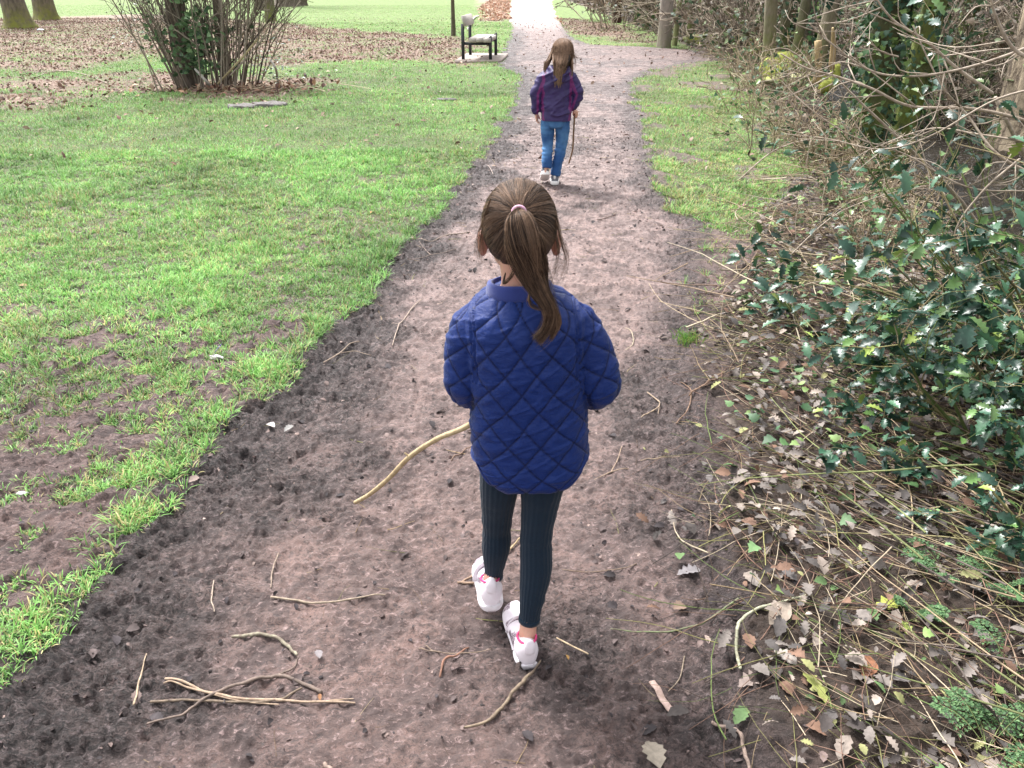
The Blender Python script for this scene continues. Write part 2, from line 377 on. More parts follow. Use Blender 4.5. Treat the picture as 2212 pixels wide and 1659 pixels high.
def ground_mat():
    m, t, b = new_mat('ground')
    at = {k: nd(t, 'ShaderNodeAttribute', attribute_name=k).outputs['Fac'] for k in ('mud', 'dark', 'grass', 'litter', 'under')}
    v = coords(t)
    def math_(op, x, y):
        n = nd(t, 'ShaderNodeMath', operation=op)
        for i, q in enumerate((x, y)):
            if isinstance(q, (int, float)): n.inputs[i].default_value = q
            else: t.links.new(q, n.inputs[i])
        return n.outputs[0]
    nL = noise(t, 3.0, 6, .6, v); nM = noise(t, 22, 7, .7, v); nS = noise(t, 130, 5, .75, v); nG = noise(t, 420, 3, .7, v)
    nF = noise(t, 60, 8, .74, coords(t, (.8, 1.2, 1)), .9); nC = noise(t, 9, 6, .7, v, .5)
    fy0 = nd(t, 'ShaderNodeSeparateXYZ'); t.links.new(v, fy0.inputs[0])
    # trodden surface: shade painted into small holes, brightness onto crumbs, stronger where churned
    dry = ramp(t, MR(t, fy0.outputs['Y'], 1.6, 4.2), 0, 1); light = mixc(t, ramp(t, nL, .35, .65), mixc(t, dry, (.205, .130, .112), (.300, .200, .178)), mixc(t, dry, (.135, .087, .078), (.22, .150, .136)))  # mud colour made paler from the near ground to mid distance
    light = mixc(t, ramp(t, nC, .40, .60), light, (.080, .055, .052))
    drk = mixc(t, ramp(t, nC, .38, .62), (.130, .096, .092), (.048, .037, .037))
    mud = mixc(t, at['dark'], light, drk)
    thr = math_('SUBTRACT', .535, math_('MULTIPLY', at['dark'], .045))
    hole_shade = math_('MULTIPLY', math_('SUBTRACT', nF, thr), 16.0); hole_shade.node.use_clamp = True; hole_shade = math_('MULTIPLY', hole_shade, ramp(t, noise(t, 5, 4, .6, v), .36, .54, (.25, .25, .25), (1, 1, 1)))
    mud = mixc(t, hole_shade, mud, mixc(t, at['dark'], (.044, .031, .030), (.014, .011, .0115)))
    mud = mixc(t, ramp(t, nS, .52, .58), mud, mixc(t, at['dark'], (.085, .060, .057), (.028, .022, .023)))
    mud = mixc(t, ramp(t, nF, .38, .44, (1, 1, 1), (0, 0, 0)), mud, mixc(t, at['dark'], (.27, .19, .18), (.18, .142, .145)))
    mud = mixc(t, ramp(t, nG, .66, .74), mud, (.38, .27, .235))
    fy = nd(t, 'ShaderNodeSeparateXYZ'); t.links.new(v, fy.inputs[0]); mud = mixc(t, ramp(t, MR(t, fy.outputs['Y'], 29, 46), 0, 1), mud, mixc(t, nM, (.34, .26, .25), (.46, .37, .36)))
    sy_ = nd(t, 'ShaderNodeSeparateXYZ'); t.links.new(v, sy_.inputs[0]); YY_ = sy_.outputs['Y']
    turf = mixc(t, ramp(t, nS, .35, .65), (.085, .12, .035), (.055, .048, .036))
    turf = mixc(t, ramp(t, nL, .3, .7), turf, mixc(t, ramp(t, MR(t, YY_, 14, 26), 0, 1), (.11, .15, .045), (.19, .29, .075)))
    lit = mixc(t, ramp(t, nM, .4, .6), (.17, .11, .085), (.26, .18, .14))
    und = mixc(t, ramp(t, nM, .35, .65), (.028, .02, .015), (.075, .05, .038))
    gf = math_('MULTIPLY', at['grass'], ramp(t, MR(t, YY_, 3.5, 8), 0, 1)); c = mixc(t, gf, mixc(t, .08, mud, drk), turf)
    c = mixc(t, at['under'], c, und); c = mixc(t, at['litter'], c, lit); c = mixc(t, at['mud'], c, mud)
    t.links.new(c, b.inputs['Base Color'])
    r = ramp(t, nC, .35, .6, (.34, .34, .34), (.8, .8, .8)); r2 = mixc(t, at['mud'], (.9, .9, .9), r); t.links.new(r2, b.inputs['Roughness'])
    b.inputs['Specular IOR Level'].default_value = .5
    hgt = math_('ADD', math_('MULTIPLY', nF, -1.6), math_('ADD', math_('MULTIPLY', nS, .5), nM)); bp = bump(t, b, hgt, .9, .018)
    t.links.new(math_('ADD', .6, math_('MULTIPLY', at['dark'], .4)), bp.inputs['Strength'])
    return m
GM = ground_mat()
def sub_mesh(name, sel):
    q = Q[sel]; u, inv = np.unique(q, return_inverse=True)
    at = dict(mud=mk[0].ravel()[u], dark=mk[1].ravel()[u], grass=mk[2].ravel()[u], litter=mk[3].ravel()[u], under=mk[4].ravel()[u])
    o = npmesh(name, V[u], [inv.reshape(-1, 4)], GM, smooth=True, attrs=at); o['kind'] = 'structure'; return o
sub_mesh('path', pf); sub_mesh('ground', ~pf)
# stream surface
yy = np.concatenate([np.arange(-10, 4, .25), np.arange(4, 22, .05), np.arange(22, 120, .5)]); xo = np.linspace(-1.9, 2.1, 70)
YY, XO = np.meshgrid(yy, xo, indexing='ij'); XX = XO+np.interp(YY, SX, SC)-.25*np.sin(YY*.9)
ZZ = -.60+.03*fbm(XX*3, YY*5, 3, 200)+.034*fbm(XX*5, YY*11, 3, 201); n = len(xo); idx = np.arange(XX.size).reshape(XX.shape)
wm, t, b = new_mat('water'); b.inputs['Base Color'].default_value = (.022, .017, .012, 1); b.inputs['Roughness'].default_value = .07; b.inputs['IOR'].default_value = 1.33
bump(t, b, noise(t, 9, 5, .65, coords(t, (.8, 1.5, 1)), 1.0), 1.0, .06)
w = npmesh('stream', np.stack([XX.ravel(), YY.ravel(), ZZ.ravel()], 1), [np.stack([idx[:-1, :-1], idx[:-1, 1:], idx[1:, 1:], idx[1:, :-1]], -1).reshape(-1, 4)], wm); w['kind'] = 'structure'

# ---------------------------------------------------------------- grass blades
def rand_in(x0, x1, y0, y1, n): return rng.uniform(x0, x1, n), rng.uniform(y0, y1, n)
def in_view(x, y, mar=1.0): return np.abs(x) < (y*.72+1.2)*mar
def grass_pts(bands, left=True):
    out = []
    for y0, y1, dens in bands:
        xw = y1*.72+1.3; x0, x1 = (-xw, .2) if left else (.3, min(xw, 6))
        if y0 > 18 and left: x1 = 1.5
        n = int((x1-x0)*(y1-y0)*dens); x, y = rand_in(x0, x1, y0, y1, n); k = in_view(x, y); x, y = x[k], y[k]
        m = masks(x, y); p = np.clip(m[2], 0, 1)**1.3*(.75+.5*fbm(x*6, y*6, 2, 300)+.25)
        p = p*(1-.0*m[3]); k = rng.random(len(x)) < p; out.append(np.stack([x[k], y[k]], 1))
    return np.concatenate(out)
def tufts(pts, per=9, sp=.016):
    n = len(pts); m = rng.integers(4, per*2-3, n); i = np.repeat(np.arange(n), m); N = len(i); a = rng.uniform(0, 2*np.pi, N); r = sp*np.sqrt(rng.random(N))*(1+.05*pts[i, 1])
    return np.stack([pts[i, 0]+np.cos(a)*r, pts[i, 1]+np.sin(a)*r], 1), a+rng.normal(0, .5, N), rng.uniform(.7, 1.35, n)[i], rng.normal(0, .16, n)[i]
def make_grass(name, pts, label):
    nr = pts[:, 1] < 8; pn = pts[nr]; keep = rng.random(len(pn)) < .15; tp, ta, tl, tc = tufts(pn[keep]); lo = pn[rng.random(len(pn)) < .22]; fa = pts[~nr]
    pts = np.concatenate([tp, lo, fa]); k0 = len(pts)-len(tp); taz = np.concatenate([ta, rng.uniform(0, 2*np.pi, k0)]); tlen = np.concatenate([tl, np.ones(k0)*.85]); tcol = np.concatenate([tc, np.zeros(k0)])
    x, y = pts[:, 0], pts[:, 1]; N = len(x); z = gz(x, y)
    sc = np.clip(.75+.045*y, .8, 2.0)                            # coarser blades far off
    tall = 1+.7*fbm(x*1.8, y*1.8, 3, 310)+.35*fbm(x*9, y*9, 2, 311)
    # tussocks along the edge of the mud
    sd = masks(x, y)[6]; tall = tall*(1+.25*np.exp(-((sd+.1)/.1)**2)*(y < 5))
    L = (.030+.022*rng.random(N))*np.clip(tall, .45, 2)*np.clip(sc, .8, 1.35); W = (.0017+.0012*rng.random(N))*sc**1.4
    az = taz; L = L*tlen; lean = rng.uniform(.15, 1.25, N); curl = rng.uniform(.2, 1.3, N)
    dx, dy = np.cos(az), np.sin(az); P4 = []
    tt = np.array([0, .4, .75, 1.0]); cx = np.zeros(N); cz = np.zeros(N); ang = lean*.5
    last = 0
    pts4 = [(cx.copy(), cz.copy())]
    for k in range(1, 4):
        sg = (tt[k]-tt[k-1])*L; ang = ang+curl*.45; a = np.minimum(ang, 1.9); cx = cx+np.sin(a)*sg; cz = cz+np.cos(a)*sg; pts4.append((cx.copy(), np.maximum(cz, .002).copy()))
    sx, sy = -dy, dx; wd = [1, .85, .55]
    vs = []
    for k in range(3):
        a, h = pts4[k]
        for s in (-1, 1): vs.append(np.stack([x+dx*a+sx*W*wd[k]*s, y+dy*a+sy*W*wd[k]*s, z+h-.003], 1))
    a, h = pts4[3]; vs.append(np.stack([x+dx*a, y+dy*a, z+h-.003], 1))
    V = np.stack(vs, 1).reshape(-1, 3); o = np.arange(N)[:, None]*7
    Qf = np.concatenate([o+np.array([0, 1, 3, 2]), o+np.array([2, 3, 5, 4])]); Tf = o+np.array([4, 5, 6])
    g1, g2, g3, g4 = np.array([.150, .335, .078]), np.array([.26, .47, .14]), np.array([.44, .39, .18]), np.array([.06, .14, .04])
    a = rng.random(N)[:, None]; c = g1*(1-a)+g2*a
    b = (rng.random(N) < (.13+.20*sstep(-.1, .5, fbm(x*1.5, y*1.5, 3, 320))+.16*sstep(4.5, 2.5, y)+.25*((x > .8))))[:, None]; c = np.where(b, g3*(.6+.5*rng.random((N, 1))), c)
    b = (rng.random(N) < .14)[:, None]; c = np.where(b, g4, c)
    c = c*(1+.55*fbm(x*1.1, y*1.1, 4, 330)+.35*fbm(x*7, y*7, 2, 331)+tcol)[:, None]; c = np.repeat(c, 7, 0)
    o = npmesh(name, V, [Tf, Qf], MG, smooth=True, col=c); tag(o, label, 'grass', kind='stuff'); return o
MG = leafmat('grass_blades', .5, .35, .35, 8, 0)
make_grass('grass', np.concatenate([grass_pts([(.7, 2, 15000), (2, 3.2, 14500), (3.2, 5, 10000), (5, 8, 5200), (8, 13, 2300), (13, 22, 800), (22, 40, 230), (40, 80, 40)]),
    grass_pts([(2.2, 4.5, 8000), (4.5, 8, 5500), (8, 13, 2600), (13, 24, 800), (24, 45, 160)], False)]), 'short bright green grass growing on both sides of the muddy path')
# ================================================================ PEOPLE
M_SKIN = mat('skin', (.62, .36, .27), (.55, .30, .22), 40, .5, .05, .001, lo=.3, hi=.7); M_SKIN.node_tree.nodes['Principled BSDF'].inputs['Subsurface Weight'].default_value = .15
M_SKIN.node_tree.nodes['Principled BSDF'].inputs['Subsurface Scale'].default_value = .008
M_LIP = mat('lips', (.5, .18, .15), None, 60, .5, 0); M_EYE = mat('eye_white', (.75, .74, .72), (.7, .7, .7), 30, .2, 0); M_IRIS = mat('iris', (.05, .035, .025), None, 60, .2, 0)
M_HAIR = leafmat('hair', .5, .25, 0, 90, 0)
def norm(a): a = np.asarray(a, float); return a/(np.linalg.norm(a)+1e-12)
def gripping_hand(c, axis, palm, s=1.0, rs=.008):
    """palm + five fingers closed round a stick: c on the stick axis, palm = direction from the stick to the palm"""
    ax = norm(axis); p = norm(palm-ax*np.dot(palm, ax)); q = np.cross(ax, p); out = []
    out.append(tube([c+p*(rs+.009)*s-ax*.028*s, c+p*(rs+.012)*s-ax*.012*s, c+p*(rs+.013)*s+ax*.010*s, c+p*(rs+.010)*s+ax*.026*s], [(.012*s, .010*s), (.019*s, .013*s), (.020*s, .013*s), (.012*s, .009*s)], 12, 3, up=tuple(p), round_ends=True))
    for k, (o, ext, fr) in enumerate([(-.022, 215, .0058), (-.0075, 245, .0064), (.0075, 240, .0064), (.022, 220, .0060)]):
        r0 = rs+fr; th = np.radians(np.linspace(10, ext, 7)); wob = np.array([1.35, 1.18, 1.06, 1.12, 1.0, 1.05, 1.0])
        pts = [c+ax*o*s+(p*math.cos(a)+q*math.sin(a))*r0*w*s for a, w in zip(th, wob)]
        out.append(tube(pts, [fr*s*x for x in (1.1, 1.08, 1.02, 1.05, .95, .92, .78)], 8, 2, round_ends=True))
    th = np.radians([20, -25, -70, -110, -140]); r0 = rs+.0075
    out.append(tube([c+ax*x*s+(p*math.cos(a)+q*math.sin(a))*r0*s*w for a, x, w in zip(th, (.030, .031, .024, .016, .012), (1.6, 1.45, 1.2, 1.05, 1.0))], [.0085*s, .008*s, .0075*s, .007*s, .006*s], 8, 3, round_ends=True))
    return out
def relaxed_hand(wrist, d, side, back, s=1.0):
    """d: pointing direction; side: towards the thumb; back: back-of-hand direction"""
    d, side = norm(d), norm(side); back = norm(np.cross(d, side)*np.sign(np.dot(np.cross(d, side), back))); out = []
    pal = wrist+d*.030*s
    out.append(tube([wrist-d*.01*s, wrist+d*.012*s, wrist+d*.034*s, wrist+d*.052*s], [(.014*s, .012*s), (.020*s, .011*s), (.024*s, .011*s), (.021*s, .009*s)], 12, 3, up=tuple(back), round_ends=True))
    for o, L, fr in [(.018, .042, .0056), (.006, .047, .006), (-.006, .044, .0058), (-.018, .034, .0052)]:
        p = wrist+d*.050*s+side*o*s; a = 0.25; pts = [p-d*.012*s]; dd = d.copy()
        for k, f in enumerate((.42, .32, .26)):
            pts.append(p); p = p+dd*L*f*s; dd = norm(dd*math.cos(.5)-back*math.sin(.5))
        pts.append(p); out.append(tube(pts, [fr*s*1.05, fr*s, fr*s*.97, fr*s*.93, fr*s*.8], 8, 3, round_ends=True))
    t0 = wrist+d*.012*s+side*.014*s
    out.append(tube([t0, t0+norm(d+side*.9)*.020*s-back*.004*s, t0+norm(d+side*.55)*.040*s-back*.012*s, t0+norm(d+side*.3)*.054*s-back*.018*s], [.0085*s, .0078*s, .007*s, .0055*s], 8, 3, round_ends=True))
    return out
def head_parts(c, s=1.0, nx=0.0):
    """c: centre of the skull; faces +Y"""
    c = np.array(c, float); o = []
    o.append(ball(c, (.069*s, .084*s, .080*s), 32, 20)); o.append(ball(c+np.array([0, .022, -.045])*s, (.056*s, .060*s, .058*s), 28, 16))
    o.append(ball(c+np.array([0, .058, -.082])*s, (.026*s, .022*s, .020*s), 16, 10))                           # chin
    o.append(tube([c+np.array([0, .084, -.012])*s, c+np.array([0, .089, -.028])*s, c+np.array([0, .092, -.037])*s], [.0045*s, .0055*s, .0080*s], 10, 3, round_ends=True))   # nose
    for e in (-1, 1):
        o.append(ball(c+np.array([e*.012, .088, -.042])*s, (.007*s, .008*s, .006*s), 12, 8))
        o.append(ball(c+np.array([e*.030, .054, -.046])*s, (.021*s, .020*s, .022*s), 14, 10))                    # cheeks
        a = .30*e; Rm = np.array([[math.cos(a), -math.sin(a), 0], [math.sin(a), math.cos(a), 0], [0, 0, 1]])
        o.append(ball(c+np.array([e*.069, .000, -.036])*s, (.0060*s, .016*s, .026*s), 18, 12, Rm))                # ears
        o.append(tube([c+np.array([e*(.070+dx), dy, dz])*s for dx, dy, dz in ((.001, .008, -.052), (.002, -.008, -.055), (.006, -.016, -.040), (.008, -.016, -.022), (.005, -.005, -.012), (.000, .008, -.015))], [.004*s, .0055*s, .0048*s, .0045*s, .0045*s, .003*s], 8, 3, round_ends=True))
    return o
def face_bits(c, s, root):
    c = np.array(c, float)
    for e in (-1, 1):
        eye = MB().add(*ball(c+np.array([e*.026, .0660, -.012])*s, (.0125*s, .0105*s, .0068*s), 16, 10)).build('eye', M_EYE, root)
        MB().add(*ball(c+np.array([e*.026, .0745, -.012])*s, (.0052*s, .0030*s, .0052*s), 14, 8)).build('iris', M_IRIS, eye)
    MB().add(*tube([c+np.array([-.018, .079, -.064])*s, c+np.array([-.007, .088, -.062])*s, c+np.array([0, .0885, -.063])*s, c+np.array([.007, .088, -.062])*s, c+np.array([.018, .079, -.064])*s], [.001*s, .0042*s, .004*s, .0042*s, .001*s], 8, 4)).build('lips', M_LIP, root)
HL_A = np.radians([0, 40, 70, 90, 115, 150, 180]); HL_E = np.radians([-50, -47, -30, -6, 8, 30, 36])
def headdir(az, el): return np.stack([np.sin(az)*np.cos(el), -np.cos(az)*np.cos(el), np.sin(el)], -1)       # az 0 = back of the head
def hairline(az): a = np.abs((az+np.pi) % (2*np.pi)-np.pi); return np.interp(a, HL_A, HL_E)
def slerp(a, b, t):
    om = np.arccos(np.clip((a*b).sum(-1, keepdims=True), -1, 1)); so_ = np.sin(om)+1e-6; return np.sin((1-t)*om)/so_*a+np.sin(t*om)/so_*b
HD, HM, HL = np.array([.028, .017, .0125]), np.array([.085, .055, .040]), np.array([.27, .17, .11])
def hair_col(n, K, sides, light=.22, locks=None):
    a = rng.random((n, 1)); c = HD*(1-a)+HM*a
    if locks is not None: c = c*(1+.35*locks[:, None])+HL*np.clip(locks[:, None], 0, 1)*.5
    m = rng.random(n) < light; c[m] = HL*(.45+.6*rng.random((m.sum(), 1))); return np.repeat(c, K*sides, 0)
class Hair:
    def __init__(s): s.V = []; s.F = []; s.C = []; s.n = 0
    def add(s, Pn, Rn, light=.2, locks=None, sides=3):
        V, F = strands(Pn, Rn, sides); s.V.append(V); s.F.append(F+s.n); s.C.append(hair_col(len(Pn), Pn.shape[1], sides, light, locks)); s.n += len(V)
    def grid(s, V, F, col):
        s.V.append(V); s.F.append(np.array(F)+s.n); s.C.append(np.tile(col, (len(V), 1))); s.n += len(V)
    def build(s, name, parent): return npmesh(name, np.concatenate(s.V), [np.concatenate(s.F)], M_HAIR, parent, True, col=np.concatenate(s.C))
def bundle(h, path, rad, n, K=20, light=.2, thick=.0006, flat=.6, seed=0, taper=True, wav=.12):
    """n strands following a path inside a changing radius"""
    c = catmull([list(p)+[r] for p, r in zip(path, rad)], 8); t = np.linspace(0, 1, K); ci = t*(len(c)-1); i0 = np.minimum(ci.astype(int), len(c)-2); f = (ci-i0)[:, None]
    q = c[i0]*(1-f)+c[i0+1]*f; ctr, rd = q[:, :3], q[:, 3]
    T = np.gradient(ctr, axis=0); T /= np.linalg.norm(T, axis=1)[:, None]; A = np.cross(T, [0, 1, 0]); A /= np.linalg.norm(A, axis=1)[:, None]; B = np.cross(A, T)
    th = rng.uniform(0, 2*np.pi, n); rr = np.sqrt(rng.random(n)); 
    lk = np.floor(th*2.2+rr*2.5); ph = _h(lk.astype(np.int64), 3, 1, seed)*6.28
    tw = t[None]*(.5+1.2*wav*4)+ph[:, None]*0; wob = wav*np.sin(t[None]*9+ph[:, None])
    u = rr[:, None]*np.cos(th[:, None]+.35*tw)+wob; v = (rr[:, None]*np.sin(th[:, None]+.35*tw)+wob*.4)*flat
    Pn = ctr[None]+(u*rd[None])[..., None]*A[None]+(v*rd[None])[..., None]*B[None]
    Pn += rng.normal(0, .0006, (n, K, 3)).cumsum(1)*.45
    cut = rng.uniform(.80, 1.0, n)[:, None]; tq = t[None]*cut; Pn = np.stack([np.stack([np.interp(tq[i], t, Pn[i, :, j]) for j in range(3)], -1) for i in range(n)]); R_ = np.full((n, K), thick)*(1-.75*t[None]**4); R_[:, -1] = .0001; h.add(Pn, R_, light, (ph/6.28-.5)*1.2)
def wisp(h, path, n=10, spread=.003, K=16, thick=.00045, light=.5):
    c = catmull(path, 8); t = np.linspace(0, 1, K); ci = t*(len(c)-1); i0 = np.minimum(ci.astype(int), len(c)-2); f = (ci-i0)[:, None]; q = c[i0]*(1-f)+c[i0+1]*f
    off = rng.normal(0, spread, (n, 1, 3))*(.2+t[None, :, None]*1.4); h.add(q[None]+off+rng.normal(0, .0004, (n, K, 3)).cumsum(1), np.full((n, K), thick)*(1-.7*t[None]), light)

# ---------------------------------------------------------------- the girl in the blue quilted jacket
HC = np.array([.0145, 1.497, 1.040]); g1x, g1y = .04, 1.47
root1 = empty('person', (g1x, g1y, gz1(g1x, g1y)), 'girl with a brown ponytail and royal blue quilted jacket walking close to the camera', 'person')
TORSO1 = [(.041, 1.48, .478, .085, .070, 2.6), (.041, 1.48, .486, .114, .096, 2.6), (.041, 1.48, .51, .123, .106, 2.5), (.038, 1.48, .60, .1235, .103, 2.5), (.032, 1.48, .70, .120, .097, 2.5),
          (.028, 1.48, .79, .121, .094, 2.5), (.026, 1.485, .848, .122, .089, 2.5), (.025, 1.49, .876, .113, .080, 2.35), (.021, 1.495, .900, .086, .068, 2.1), (.017, 1.50, .914, .052, .056, 2), (.016, 1.50, .922, .03, .03, 2)]
sLs, sLe, sLw = np.array([-.072, 1.487, .852]), np.array([-.093, 1.485, .706]), np.array([-.035, 1.625, .605])
sRs, sRe, sRw = np.array([.128, 1.487, .852]), np.array([.178, 1.478, .706]), np.array([.105, 1.625, .640])
STK = [np.array([.14, 1.672, .655]), np.array([.075, 1.672, .635]), np.array([-.012, 1.672, .592])]+[np.array(P(*q)) for q in ((1018, 915, 1.68), (945, 948, 1.73), (885, 987, 1.80), (838, 1035, 1.88), (798, 1068, 1.97), (768, 1085, 2.02))]
hl, hr = STK[2], STK[1]; axL = STK[1]-STK[2]
fL_heel, fL_toe = np.array([*P(1062, 1318, 1.505)]), np.array([*P(1048, 1222, 1.672)])
fR_heel, fR_toe = np.array([*P(1142, 1424, 1.405)]), np.array([*P(1112, 1300, 1.575)])
fR_heel[2] = gz1(*fR_heel[:2])+.004; fR_toe[2] = gz1(*fR_toe[:2])+.008
aL, aR = np.array(P(1066, 1238, 1.553)), np.array(P(1144, 1330, 1.452)); kL, kR = np.array(P(1073, 1140, 1.535)), np.array(P(1158, 1160, 1.475))
def mid(a, b, t, o=(0, 0, 0)): return a*(1-t)+b*t+np.array(o)
LL = [np.array([-.013, 1.49, .60]), np.array(P(1080, 1040, 1.497)), np.array(P(1076, 1088, 1.515)), kL, np.array(P(1072, 1180, 1.54)), aL, aL+np.array([0, .002, -.012])]
LLr = [.058, .045, .0395, .0335, .0345, .0215, .021]
LR = [np.array([.083, 1.48, .60]), np.array(P(1175, 1030, 1.475)), np.array(P(1166, 1090, 1.475)), kR, np.array(P(1158, 1225, 1.470)), np.array(P(1150, 1285, 1.458)), aR, aR+np.array([-.001, 0, -.012])]
LRr = [.060, .050, .0425, .0365, .0380, .0305, .0235, .0232]
body = head_parts(HC, 1.0)
body.append(tube([HC+np.array([0, -.022, -.05]), HC+np.array([0, -.014, -.10]), np.array([.018, 1.49, .91])], [.042, .036, .045], 20, 3))
body.append(loft([(x, y, z+.004, a*.80, b*.80, 2.2) for x, y, z, a, b, p in TORSO1[3:]], 24, 3))
body.append(loft([(.035, 1.485, .50, .08, .07, 2.2), (.035, 1.485, .56, .10, .08, 2.3), (.035, 1.485, .64, .095, .075, 2.2)], 24, 3))
for s_, e_, w_, hc in ((sLs, sLe, sLw, hl), (sRs, sRe, sRw, hr)):
    body.append(tube([s_*.85+np.array([.02, 1.487, .80])*.15, mid(s_, e_, .5), e_, w_, mid(w_, hc, .55)], [.026, .029, .026, .017, .014], 14, 4, round_ends=True))
body += gripping_hand(hl, axL, sLw-hl+np.array([0, -.03, 0]), .85, .008); body += gripping_hand(hr, axL, sRw-hr+np.array([0, -.03, 0]), .85, .008)
def foot(heel, toe, ank, s=1): 
    f = norm(toe-heel); return [tube([ank+np.array([0, 0, .05]), ank+np.array([0, 0, .03]), mid(ank, heel+np.array([0, 0, .03])+f*.03, .6)], [.017, .0185, .022], 14, 3, round_ends=True), tube([heel+f*.025+np.array([0, 0, .03]), heel+f*.08+np.array([0, 0, .035]), heel+f*.145+np.array([0, 0, .022])], [.020, .022, .015], 12, 3, round_ends=True)]
body += [tube(LL, [max(r-.009, .014) for r in LLr], 18, 3), tube(LR, [max(r-.009, .014) for r in LRr], 18, 3)]
body += foot(fL_heel, fL_toe, aL)+foot(fR_heel, fR_toe, aR)
V_, N_, F_ = remesh([b_[0] for b_ in body], [b_[1] for b_ in body], .0034, 5, .5)
npmesh('body', V_, F_, M_SKIN, root1); face_bits(HC, 1.0, root1)
# jacket: one continuous quilted shell
def seg_par(p, a, b):
    ab = b-a; t = np.clip(((p-a)@ab)/(ab@ab), 0, 1); return t, np.linalg.norm(p-(a+t[:, None]*ab), axis=1)
def quilt(a, b, pw=.33):
    d1 = np.abs((a+.5) % 1-.5); d2 = np.abs((b+.5) % 1-.5); return np.minimum(np.clip(d1*4.6, 0, 1)**pw, np.clip(d2*4.6, 0, 1)**pw)
sh = [loft(TORSO1, 48, 4)]
for s_, e_, w_, sg in ((sLs, sLe, sLw, -1), (sRs, sRe, sRw, 1)):
    sh.append(tube([s_+np.array([-sg*.02, 0, .0]), s_+np.array([sg*.008, 0, -.03]), mid(s_, e_, .6, (sg*.006, 0, 0)), e_, mid(e_, w_, .35, (0, 0, -.004)), mid(e_, w_, .75), w_], [.042, .047, .047, .046, .041, .034, .030], 28, 5, round_ends=True))
V_, N_, F_ = remesh([b_[0] for b_ in sh], [b_[1] for b_ in sh], .0027, 5, .5)
cxz = np.interp(V_[:, 2], [t_[2] for t_ in TORSO1], [t_[0] for t_ in TORSO1]); az = np.interp(V_[:, 2], [t_[2] for t_ in TORSO1], [t_[3] for t_ in TORSO1])
xr = V_[:, 0]-cxz; yr = V_[:, 1]-1.48; ang = np.arctan2(xr, -yr); uu = np.where(np.abs(ang) < 2.4, ang*.112, xr); uu = ang*.112
vv = V_[:, 2]+.004*fbm(V_[:, 0]*20, V_[:, 2]*20, 2, 5)
qt = quilt((uu*1.02+vv*.92)/.073*1.0, (uu*1.02-vv*.92)/.073+.35)
sleeve = np.zeros(len(V_)); qs = np.zeros(len(V_)); seam = np.ones(len(V_))
for s_, e_, w_, sg in ((sLs, sLe, sLw, -1), (sRs, sRe, sRw, 1)):
    t1, d1 = seg_par(V_, s_, e_); t2, d2 = seg_par(V_, e_, w_); own = (xr*sg > .100) & (np.minimum(d1, d2) < .062) | (V_[:, 1] > 1.52) & (d2 < .055) & (V_[:, 2] < .74)
    ln = np.where(d1 < d2, t1*np.linalg.norm(e_-s_), np.linalg.norm(e_-s_)+t2*np.linalg.norm(w_-e_)); rad = V_-(s_+t1[:, None]*(e_-s_)); aa = np.arctan2(rad[:, 0]*sg, -rad[:, 1])*.05
    q_ = quilt((aa+ln)/.075+.2, (aa-ln)/.075+.4); qs = np.where(own, q_, qs); sleeve = np.where(own, 1, sleeve)
    # armhole seam with its two rows of stitching
    for off in (.098, .104): seam = np.where((xr*sg > off-.0022) & (xr*sg < off+.0022) & (V_[:, 2] > .74) & (V_[:, 1] < 1.52), .25, seam)
qq = np.where(sleeve > 0, qs, qt)
wr = fbm(V_[:, 0]*26+V_[:, 2]*9, V_[:, 2]*60, 3, 9)*.0016+fbm(V_[:, 0]*9+V_[:, 2]*4, V_[:, 2]*30+V_[:, 1]*10, 3, 12)*.0038*sstep(.88, .6, V_[:, 2])+np.clip(1-np.abs(fbm(V_[:, 0]*10, V_[:, 2]*34-V_[:, 0]*14, 2, 15))*5, 0, 1)*.0022
V2 = V_+N_*((qq*.0064-.003)*np.where(seam < 1, .3, 1)-(1-seam)*.0028+wr)[:, None]
hemf = sstep(.56, .48, V2[:, 2]); V2[:, 2] += hemf*(.045*np.clip(np.abs(V2[:, 0]-.041)/.118, 0, 1)**5+.012*(V2[:, 1] > 1.48)); V2[:, 2] += hemf*.010
m, t, b = new_mat('blue_quilted_nylon'); v = coords(t); c = mixc(t, noise(t, 9, 4, .6, v), (.0035, .017, .110), (.006, .028, .165)); t.links.new(c, b.inputs['Base Color'])
b.inputs['Roughness'].default_value = .42; b.inputs['Sheen Weight'].default_value = .06; b.inputs['Sheen Roughness'].default_value = .4; b.inputs['Specular IOR Level'].default_value = .22
b1 = noise(t, 60, 6, .7, coords(t, (1, 1, 2.2)), 1.2); b2 = noise(t, 900, 2, .5, v); ad = nd(t, 'ShaderNodeMath', operation='MULTIPLY_ADD'); t.links.new(b2, ad.inputs[0]); ad.inputs[1].default_value = .12; t.links.new(b1, ad.inputs[2]); bump(t, b, ad.outputs[0], .7, .004)
M_JB = m
ln_ = np.where(sleeve > 0, np.minimum(qs, 1), qt); jk = npmesh('jacket', V2, F_, M_JB, root1, attrs=dict(stitch_shade=np.clip((.62-ln_)/.25, 0, 1)))  # quilt lines: thread plus groove shade painted darker for contrast
t = M_JB.node_tree; sa = nd(t, 'ShaderNodeAttribute', attribute_name='stitch_shade'); b = t.nodes['Principled BSDF']; old = b.inputs['Base Color'].links[0].from_socket; t.links.new(mixc(t, sa.outputs['Fac'], old, (.0015, .006, .045)), b.inputs['Base Color'])
cl = []
for k, (r_, z_) in enumerate(((.064, .916), (.068, .922), (.067, .936), (.064, .948), (.058, .951), (.054, .944), (.050, .925), (.050, .912))): cl.append((.0155, 1.493-(.003 if 0 < k < 5 else 0), z_, r_, r_*.88, 2.1))
